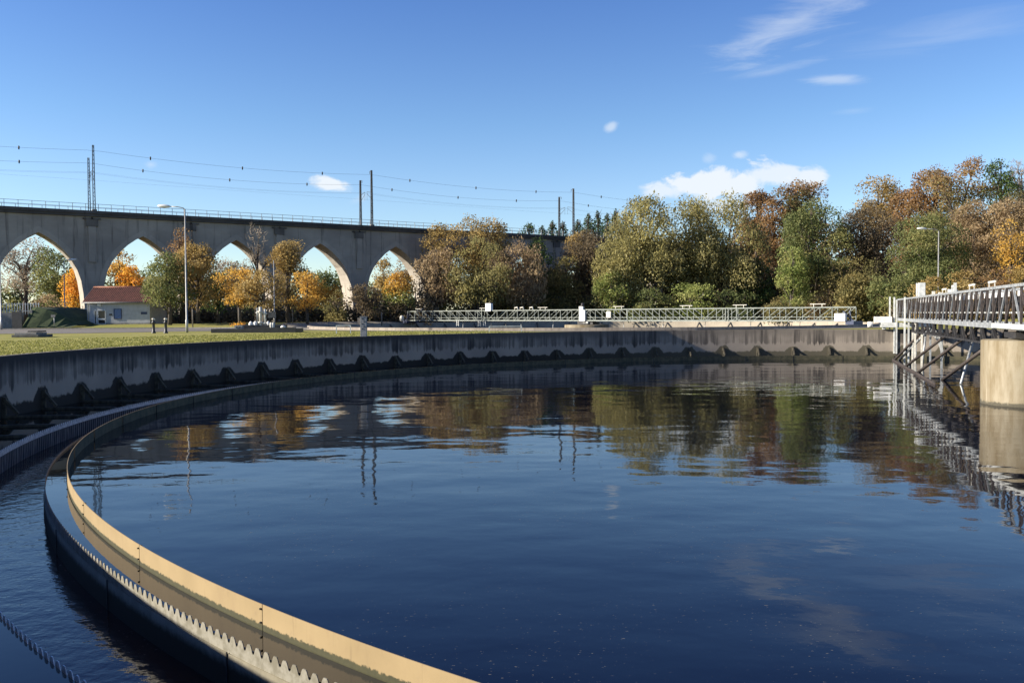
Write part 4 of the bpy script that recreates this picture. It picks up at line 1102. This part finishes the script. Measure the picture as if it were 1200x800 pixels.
TR = [
 # name, px, w, ytop, ybot, Y, style, material, label, kwargs
 # behind the viaduct, seen through the arches
 ('bare_tree', 30, 62, 277, 352, 172, 'bare', 'greybrown', 'grey-brown half bare tree inside the leftmost arch', dict(dens=1.5, tw=.45)),
 ('broad_tree', 66, 58, 288, 368, 165, 'round', 'green', 'broad green tree inside the leftmost arch', dict()),
 ('maple_tree', 88, 36, 313, 366, 152, 'oval', 'orange', 'bright orange maple against the left pier of the viaduct', dict()),
 ('shrub', 58, 40, 345, 372, 140, 'bush', 'brown', 'brown shrub above the grassed earth bank', dict(cat='shrub', trunk=False, dens=2)),
 ('shrub', 84, 48, 366, 380, 130, 'bush', 'green', 'low dark green hedge left of the tiled building', dict(cat='shrub', trunk=False)),
 ('lime_tree', 142, 34, 291, 352, 168, 'oval', 'gold', 'green-gold tree at the left side of the second arch', dict(twomat=('yellow', 'top', .55))),
 ('maple_tree', 156, 36, 311, 352, 165, 'round', 'orange', 'bright orange maple above the tiled roof', dict(leafk=.0024)),
 ('bare_tree', 172, 40, 325, 372, 172, 'bare', 'brown', 'brown thinning tree behind the orange maple over the roof', dict(dens=1.6, tw=.3)),
 # in front of the viaduct
 ('oak_tree', 214, 36, 265, 350, 131, 'tall', 'rust', 'narrow reddish-brown tree rising behind the tall lamp', dict(dens=1.7)),
 ('maple_tree', 199, 62, 296, 369, 122, 'round', 'green', 'dense green maple beside the tiled building', dict(dens=3)),
 ('maple_tree', 232, 56, 283, 370, 126, 'oval', 'gold', 'olive-brown tree right of the tall lamp pole', dict()),
 ('broad_tree', 256, 50, 318, 372, 132, 'round', 'darkgreen', 'dark green rounded tree between the second and third arch', dict(dens=2)),
 ('bare_tree', 302, 30, 262, 345, 128, 'bare', 'greybrown', 'thin leafless tree reaching up over the third arch', dict(dens=.35, tw=.85)),
 ('bare_tree', 268, 56, 300, 360, 178, 'bare', 'greybrown', 'pale grey distant tree seen through the third arch', dict(dens=1.1, tw=.5)),
 ('maple_tree', 281, 60, 314, 365, 121, 'round', 'yellow', 'yellow maple left of the pump pit pipes', dict(dens=1.9)),
 ('cherry_tree', 309, 60, 316, 366, 119, 'round', 'gold', 'spreading golden tree right behind the pump pit', dict(dens=1.8, tw=.1)),
 ('lime_tree', 338, 54, 280, 366, 130, 'oval', 'gold', 'egg-shaped brown-gold tree between third and fourth arch', dict()),
 ('maple_tree', 360, 48, 318, 368, 124, 'round', 'yellow', 'yellow-leaved tree at the left foot of the fourth arch', dict(dens=1.9)),
 ('maple_tree', 384, 34, 332, 362, 150, 'round', 'orange', 'small orange tree inside the fourth arch', dict()),
 ('broad_tree', 384, 46, 318, 366, 215, 'round', 'green', 'distant grey-green tree low in the fourth arch', dict()),
 ('broad_tree', 396, 34, 342, 378, 140, 'bush', 'browngreen', 'olive bush left of the fourth arch pale pier', dict(dens=2.2)),
 ('broad_tree', 428, 40, 333, 378, 142, 'round', 'darkbrown', 'dark reddish-brown tree below the fourth pier', dict()),
 ('bare_tree', 450, 30, 303, 360, 200, 'oval', 'gold', 'golden-brown tree at the left of the fifth arch', dict(dens=1.8, tw=.2)),
 ('bare_tree', 476, 38, 301, 350, 205, 'bare', 'brown', 'brown thin tree filling the fifth arch', dict(dens=1.8, tw=.3)),
 ('ash_tree', 468, 44, 318, 374, 152, 'oval', 'lightgreen', 'yellow-green tree in front of the fifth arch', dict(twomat=('yellow', 'top', .55))),
 # trees in front of the viaduct, right of the arches
 ('birch_tree', 517, 50, 262, 345, 166, 'round', 'gold', 'golden treetop at the left of the high gold group', dict(dens=2.1, tw=.1)),
 ('birch_tree', 560, 66, 250, 340, 168, 'round', 'gold', 'tallest golden treetop above the viaduct deck', dict(dens=2.1, tw=.1)),
 ('birch_tree', 587, 30, 262, 340, 170, 'oval', 'gold', 'narrow golden treetop at the right of the gold group', dict(dens=2, tw=.1)),
 ('willow_tree', 512, 56, 290, 372, 160, 'willow', 'brown', 'olive-brown drooping tree in front of the sixth arch', dict(dens=2.4, tw=.12)),
 ('willow_tree', 560, 76, 278, 375, 160, 'willow', 'willow', 'broad olive willow under the golden treetops', dict(dens=2.6, tw=.08)),
 ('willow_tree', 607, 66, 282, 375, 162, 'willow', 'brown', 'broad brown tree right of the olive willow', dict(dens=2.6, tw=.15)),
 ('holly_tree', 632, 44, 280, 378, 168, 'oval', 'darkgreen', 'dark green tree against the bare viaduct wall', dict()),
 ('broad_tree', 662, 46, 300, 378, 166, 'round', 'browngreen', 'dark olive tree below the rightmost masts', dict(dens=2.8)),
 ('oak_tree', 682, 40, 272, 335, 176, 'round', 'gold', 'golden-orange crown at the viaduct end under the right mast', dict(dens=2)),
 ('bare_tree', 684, 56, 268, 370, 170, 'bare', 'darkbrown', 'dark brown twiggy tree left of the large willows', dict(dens=2.3, tw=.25)),
 ('bush_tree', 716, 44, 318, 376, 160, 'round', 'lightgreen', 'small yellow-green tree with a pale stem under the willows', dict(dens=2, bark='barkpale')),
 ('willow_tree', 754, 100, 231, 362, 166, 'willow', 'willow', 'left of the three tall olive willows', dict(dens=3, lean=.05)),
 ('willow_tree', 802, 92, 230, 364, 170, 'willow', 'willow', 'middle of the three tall olive willows', dict(dens=3)),
 ('willow_tree', 850, 98, 229, 366, 166, 'willow', 'willow', 'right of the three tall olive willows, under the cloud', dict(dens=3)),
 ('willow_tree', 724, 60, 280, 372, 162, 'willow', 'willow', 'lower olive willow left of the three tall ones', dict(dens=2.8)),
 ('broad_tree', 882, 48, 300, 376, 164, 'round', 'darkgreen', 'dark green tree in the shade right of the willows', dict()),
 ('hazel_tree', 810, 72, 330, 376, 158, 'bush', 'lightgreen', 'low bright green bushes under the middle willow', dict(cat='shrub', dens=2.4)),
 ('hazel_tree', 762, 60, 338, 376, 158, 'bush', 'green', 'low green bushes under the left willow', dict(cat='shrub', dens=2.4)),
 ('hazel_tree', 860, 60, 336, 376, 158, 'bush', 'green', 'low green bushes under the right willow', dict(cat='shrub', dens=2.4)),
 # right hand wood
 ('oak_tree', 886, 44, 222, 330, 182, 'tall', 'rust', 'tall orange-brown oak right of the willows', dict(dens=2.6)),
 ('oak_tree', 908, 48, 232, 345, 178, 'tall', 'rust', 'orange-brown oak just left of the red-topped beech', dict(dens=2.6)),
 ('beech_tree', 934, 62, 203, 300, 180, 'round', 'redgreen', 'dark beech with deep red top on the skyline', dict(dens=3, twomat=('rust', 'top', .8))),
 ('alder_tree', 955, 82, 233, 376, 148, 'round', 'green', 'large rounded dark green alder below the red beech', dict(dens=3)),
 ('ivy_tree', 928, 38, 285, 372, 143, 'oval', 'lightgreen', 'light green tree at the foot of the rounded alder', dict(dens=2.4)),
 ('poplar_tree', 1028, 52, 203, 300, 172, 'round', 'gold', 'pale brown round crown standing alone on the skyline', dict(dens=2.4)),
 ('bare_tree', 1018, 84, 240, 350, 150, 'bare', 'darkbrown', 'purple-brown twiggy tree below the pale round crown', dict(dens=2.4, tw=.3)),
 ('broad_tree', 1000, 70, 300, 378, 142, 'round', 'browngreen', 'brown-green tree beside the right end of the far bridge', dict(dens=2.6)),
 ('oak_tree', 1062, 54, 222, 320, 160, 'round', 'rust', 'orange oak right of the pale round crown', dict(dens=2.4)),
 ('oak_tree', 1094, 66, 196, 300, 156, 'tall', 'rust', 'reddish oak with ragged top high on the right', dict(dens=2.2)),
 ('oak_tree', 1122, 84, 184, 345, 150, 'round', 'browngreen', 'highest olive-brown oak on the right skyline', dict(dens=2.6, twomat=('rust', 'top', .78))),
 ('alder_tree', 1090, 96, 250, 372, 132, 'round', 'green', 'big green alder directly behind the right street lamp', dict(dens=2.9)),
 ('bare_tree', 1140, 60, 235, 345, 140, 'bare', 'brown', 'brown thinning tree right of the street lamp', dict(dens=2.4, tw=.25)),
 ('pine_tree', 1172, 40, 187, 260, 168, 'round', 'darkgreen', 'dark blue-green treetop near the right edge of the skyline', dict(dens=2.0)),
 ('bare_tree', 1196, 40, 188, 280, 172, 'bare', 'greybrown', 'leafless grey treetop at the right picture edge', dict(dens=.8, tw=.8)),
 ('broad_tree', 1178, 80, 232, 345, 138, 'round', 'brown', 'brown tree at the right edge above the bridge', dict(dens=2.6)),
 ('hazel_tree', 1184, 50, 255, 340, 128, 'oval', 'yellow', 'yellow-speckled tree at the right edge above the bridge', dict(dens=.9)),
 ('alder_tree', 1215, 80, 215, 345, 142, 'round', 'browngreen', 'olive tree cut by the right picture edge', dict(dens=2.4)),
 ('broad_tree', 1046, 56, 318, 378, 128, 'round', 'green', 'dark green tree left of the bridge end posts', dict(dens=2.6)),
 ('shrub', 1088, 54, 318, 376, 112, 'bush', 'gold', 'golden-brown shrub behind the bridge control cabinet', dict(cat='shrub', trunk=False, dens=2.4)),
 ('shrub', 1128, 52, 314, 376, 113, 'bush', 'gold', 'golden shrub in the middle behind the near bridge', dict(cat='shrub', trunk=False, dens=2.4)),
 ('shrub', 1166, 52, 312, 376, 112, 'bush', 'rust', 'rusty shrub behind the near bridge', dict(cat='shrub', trunk=False, dens=2.4)),
 ('shrub', 1200, 50, 310, 376, 112, 'bush', 'gold', 'golden shrub at the right edge behind the near bridge', dict(cat='shrub', trunk=False, dens=2.4)),
 ('broad_tree', 975, 60, 322, 380, 145, 'bush', 'brown', 'low brown bush behind the right end of the far bridge', dict(cat='shrub', dens=2.2)),
 ('broad_tree', 922, 50, 345, 378, 140, 'bush', 'browngreen', 'low olive bush behind the far bridge below the light green tree', dict(cat='shrub', dens=2.2)),
 # skyline behind the viaduct end
 ('broad_tree', 618, 22, 262, 300, 232, 'round', 'conifer', 'small dark treetop just above the viaduct railing', dict()),
]
for i, a in enumerate(TR):
    tree(*a[:9], **a[9])
# conifers over the viaduct end
for i, (px, yt) in enumerate(((636, 264), (648, 258), (660, 259), (678, 256), (690, 249), (701, 246), (712, 249), (722, 244), (734, 250))):
    tree('conifer_tree', px, 40, yt, 300, 240+(i % 3)*6, 'conifer', 'conifer', ['dark conifer top, %s from the left in the row above the viaduct end' % w for w in ('first', 'second', 'third', 'fourth', 'fifth', 'sixth', 'seventh', 'eighth', 'ninth')][i], dens=2.6, leafk=.0022, tw=0, group='dark conifers above the viaduct end')

# undergrowth masses nobody could count
def thicket(name, spans, mat, label, H=2.8, dens=2.4, leafk=.0027):
    qs = []; ts = []
    for j, (px, w, yt, Y) in enumerate(spans):
        x = atY(px, 370, Y).x; g0 = gh(x, Y); zt = atY(px, yt, Y).z-g0
        q, tint, *_ = crown_mesh(w*Y/F, 4.0, max(1, zt), 0, 'bush', leafk*Y, dens*1.7, 5000+j*7+int(px), .15)
        q[:, :, 0] += x; q[:, :, 1] += Y; q[:, :, 2] += g0
        qs.append(q); ts.append(tint)
    o = mesh_from_quads(name, np.concatenate(qs), np.concatenate(ts), L[mat]); tag(o, label, 'undergrowth', kind='stuff')
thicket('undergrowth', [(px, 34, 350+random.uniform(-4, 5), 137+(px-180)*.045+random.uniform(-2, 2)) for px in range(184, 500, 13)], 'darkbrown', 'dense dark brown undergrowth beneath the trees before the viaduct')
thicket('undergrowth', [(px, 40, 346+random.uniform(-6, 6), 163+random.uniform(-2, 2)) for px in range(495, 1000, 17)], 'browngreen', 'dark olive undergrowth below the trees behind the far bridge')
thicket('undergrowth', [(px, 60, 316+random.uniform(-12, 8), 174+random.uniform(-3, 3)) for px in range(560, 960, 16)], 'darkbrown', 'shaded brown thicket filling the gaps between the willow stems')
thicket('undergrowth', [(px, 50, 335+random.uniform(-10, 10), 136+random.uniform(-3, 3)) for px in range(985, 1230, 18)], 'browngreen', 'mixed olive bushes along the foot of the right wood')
thicket('forest', [(px, 70, 318+random.uniform(-10, 12), 300+random.uniform(-15, 15)) for px in range(-60, 520, 26)], 'green', 'distant wooded skyline seen low through the arches', leafk=.003)
thicket('forest', [(px, 90, 262+random.uniform(-18, 14), 200+random.uniform(-8, 8)) for px in range(880, 1260, 28)], 'brown', 'brown autumn wood filling the hillside behind the right trees', leafk=.003)
# fallen leaves below the yellow maple
P = at(279, 381, .3)
q, tint, *_ = crown_mesh(3.4, 2.4, .5, 0, 'bush', .16, 2.0, 77, 0)
o = mesh_from_quads('leaf_pile', q, tint, L['orange'], loc=(atY(280, 379, 116).x, 116, .30)); tag(o, 'heap of orange fallen leaves under the yellow maple', 'leaves', kind='stuff')

# young tree trunks with stakes along the lawn
for px, yt, Y, lb in ((280, 360, 117, 'pale thin tree stake left of the pump pit'), (343, 362, 124, 'pale thin tree stake right of the notice board'), (447.5, 366, 130, 'pale thin tree stake right of the grey pillar'), (226, 362, 118, 'pale thin tree stake right of the tall lamp')):
    p = atY(px, 378, Y); g0 = gh(p.x, Y); mb = MB(); mb.tube([(0, 0, -.1), (0, 0, atY(px, yt, Y).z-g0)], .09, 8)
    o = mb.build('tree_stake', M['barkpale'], loc=(p.x, Y, g0)); tag(o, lb, 'stake', 'tree stakes')

# rough grass tufts on the lawn edge
def tufts():
    g = np.random.default_rng(3); n = 26000
    th = g.uniform(R(118), R(200), n); rr = RW+.45+g.uniform(0, 1, n)**1.3*16
    x = C1[0]+rr*np.cos(th); y = C1[1]+rr*np.sin(th)
    keep = (y < 92) & (y > 30); x, y = x[keep], y[keep]; n = len(x)
    h = g.uniform(.02, .06, n); w = g.uniform(.03, .07, n); a = g.uniform(0, math.pi, n)
    dx, dy = np.cos(a)*w, np.sin(a)*w; z0 = np.full(n, -.02)
    q = np.stack([np.stack([x-dx, y-dy, z0], 1), np.stack([x+dx, y+dy, z0], 1), np.stack([x+dx*.3+g.uniform(-.05, .05, n), y+dy*.3, h], 1), np.stack([x-dx*.3, y-dy*.3, h*.9], 1)], 1)
    o = mesh_from_quads('grass', q, g.uniform(size=n), leafmat('grass_blades', [(.065, .07, .018), (.095, .095, .025), (.125, .118, .038)], .3)); tag(o, 'rough tufts of grass on the lawn beside the tank wall', 'grass', kind='stuff')
tufts()

# ------------------------------------------------------------------ light, sky, camera
SAZ, SEL = R(-97), R(22.6)
sv = Vector((math.sin(SAZ)*math.cos(SEL), math.cos(SAZ)*math.cos(SEL), math.sin(SEL)))
sd = bpy.data.lights.new('sun', 'SUN'); sd.energy = 5.0; sd.angle = R(.55); sd.color = (1.0, .90, .76)
so = bpy.data.objects.new('sun', sd); COL.objects.link(so); so.rotation_euler = sv.to_track_quat('Z', 'Y').to_euler(); so.location = sv*100
w = bpy.data.worlds.new('World'); scn.world = w; w.use_nodes = True; nt = w.node_tree
bg = nt.nodes['Background']; bg.inputs['Strength'].default_value = .110
sky = nt.nodes.new('ShaderNodeTexSky'); sky.sky_type = 'NISHITA'; sky.sun_disc = False
sky.sun_elevation = SEL; sky.sun_rotation = SAZ % (2*math.pi); sky.air_density = 1.0; sky.dust_density = .2; sky.ozone_density = 2.0; sky.altitude = 250
tc = nt.nodes.new('ShaderNodeTexCoord'); vec = tc.outputs['Generated']
sep = nt.nodes.new('ShaderNodeSeparateXYZ'); lk(nt, vec, sep.inputs[0])
az = math_(nt, 'ARCTAN2', sep.outputs[0], sep.outputs[1]); el = math_(nt, 'ARCSINE', sep.outputs[2])
def pxdir(px, py):
    r = Vector(ray(px, py)).normalized(); return math.atan2(r.x, r.y), math.asin(r.z)
cmb = nt.nodes.new('ShaderNodeCombineXYZ'); lk(nt, az, cmb.inputs[0]); lk(nt, el, cmb.inputs[1])
cn = noise(nt, scalev(nt, cmb.outputs[0], (1, 1.5, 1)), 26, 8, .62, .4)
cn2 = noise(nt, scalev(nt, cmb.outputs[0], (1, 1.3, 1)), 60, 6, .6, .3)
def cloud(px, py, w_, h_, rot=0.0, thr=.35, soft=.35, nz=1.4, amount=1.0, nn=None, flat=False):
    a0, e0 = pxdir(px, py); sa = w_/F; se = h_/F
    u = math_(nt, 'SUBTRACT', az, a0); v = math_(nt, 'SUBTRACT', el, e0)
    c, s = math.cos(rot), math.sin(rot)
    uu = math_(nt, 'ADD', math_(nt, 'MULTIPLY', u, c/sa), math_(nt, 'MULTIPLY', v, s/sa))
    vv = math_(nt, 'ADD', math_(nt, 'MULTIPLY', u, -s/se), math_(nt, 'MULTIPLY', v, c/se))
    d = math_(nt, 'SQRT', math_(nt, 'ADD', math_(nt, 'MULTIPLY', uu, uu), math_(nt, 'MULTIPLY', vv, vv)))
    m_ = math_(nt, 'SUBTRACT', 1.0, d)
    m_ = math_(nt, 'ADD', m_, math_(nt, 'MULTIPLY', math_(nt, 'SUBTRACT', nn or cn, .5), nz*2))
    return math_(nt, 'MULTIPLY', maprange(nt, m_, thr, thr+soft), amount)
# stretched noise for the cirrus
cir = noise(nt, scalev(nt, cmb.outputs[0], (1, 1, 1)), 9, 3, .5)
mp = nt.nodes.new('ShaderNodeMapping'); mp.inputs['Rotation'].default_value = (0, 0, R(-20)); mp.inputs['Scale'].default_value = (6, 42, 1); lk(nt, cmb.outputs[0], mp.inputs['Vector'])
cirn = noise(nt, mp.outputs[0], 1.0, 7, .62, .6)
clouds = [
 cloud(386, 217, 38, 14, -.1, .25, .4, .7, .95),
 cloud(852, 214, 90, 25, .05, .2, .35, 1.0, .95),
 cloud(900, 206, 72, 19, .0, .2, .45, .9, .85), cloud(950, 208, 26, 20, 0, .2, .4, .6, .9),
 cloud(778, 224, 40, 15, 0, .2, .5, .9, .8), cloud(845, 240, 70, 16, 0, .2, .6, .7, .6),
 cloud(866, 181, 13, 8, 0, .2, .7, .7, .5), cloud(831, 186, 14, 9, 0, .2, .8, .6, .25),
 cloud(715, 149, 13, 9, .5, .2, .7, .7, .5), cloud(177, 193, 14, 8, 0, .3, .8, .7, .3), cloud(424, 232, 26, 9, .5, .3, .9, .8, .25),
 cloud(940, 22, 160, 36, .36, .15, 1.1, 1.4, .38, cirn), cloud(900, 48, 80, 14, .5, .2, 1.0, 1.3, .30, cirn),
 cloud(980, 94, 60, 9, -.1, .2, .9, 1.0, .38, cirn), cloud(900, 84, 90, 10, .12, .2, 1.0, 1.2, .2, cirn), cloud(1120, 30, 200, 40, .1, .3, 1.2, 1.2, .16, cirn),
 cloud(1000, 130, 40, 7, 0, .3, 1.0, 1, .15, cirn),
]
tot = None
for c in clouds: tot = c if tot is None else math_(nt, 'MAXIMUM', tot, c)
up = maprange(nt, sep.outputs[2], 0.0, .02)
tot = math_(nt, 'MULTIPLY', tot, up)
tnt = nt.nodes.new('ShaderNodeMix'); tnt.data_type = 'RGBA'; tnt.blend_type = 'MULTIPLY'; tnt.inputs[0].default_value = 1
lk(nt, sky.outputs[0], tnt.inputs[6])
rmp = nt.nodes.new('ShaderNodeValToRGB'); e_ = rmp.color_ramp.elements
stops = [(0, (.70, .74, .78)), (8, (.61, .68, .80)), (12, (.51, .63, .78)), (19, (.385, .52, .77)), (28, (.26, .375, .72)), (40, (.16, .235, .46)), (90, (.22, .30, .50))]
while len(e_) < len(stops): e_.new(.5)
for i_, (d_, c_) in enumerate(stops): e_[i_].position = d_/90; e_[i_].color = c_+(1,)
lk(nt, math_(nt, 'DIVIDE', el, math.pi/2), rmp.inputs[0]); lk(nt, rmp.outputs[0], tnt.inputs[7])
skyc = tnt.outputs[2]
col = mixc(nt, tot, skyc, (3.7, 3.95, 4.2))
lk(nt, col, bg.inputs[0])

cd = bpy.data.cameras.new('camera'); cam = bpy.data.objects.new('camera', cd); COL.objects.link(cam)
cd.sensor_width = 36; cd.lens = 36*F/1200; cd.clip_start = .1; cd.clip_end = 12000
cam.matrix_world = Matrix.Translation((0, 0, EYE)) @ (Matrix.Rotation(math.pi/2-PITCH, 4, 'X') @ Matrix.Rotation(ROLL, 4, 'Z'))
scn.camera = cam
scn.view_settings.view_transform = 'Standard'; scn.view_settings.look = 'None'; scn.view_settings.gamma = 1
scn.view_settings.exposure = 1.12
scn.cycles.max_bounces = 7; scn.cycles.diffuse_bounces = 5; scn.cycles.transparent_max_bounces = 4
scn.cycles.use_denoising = True
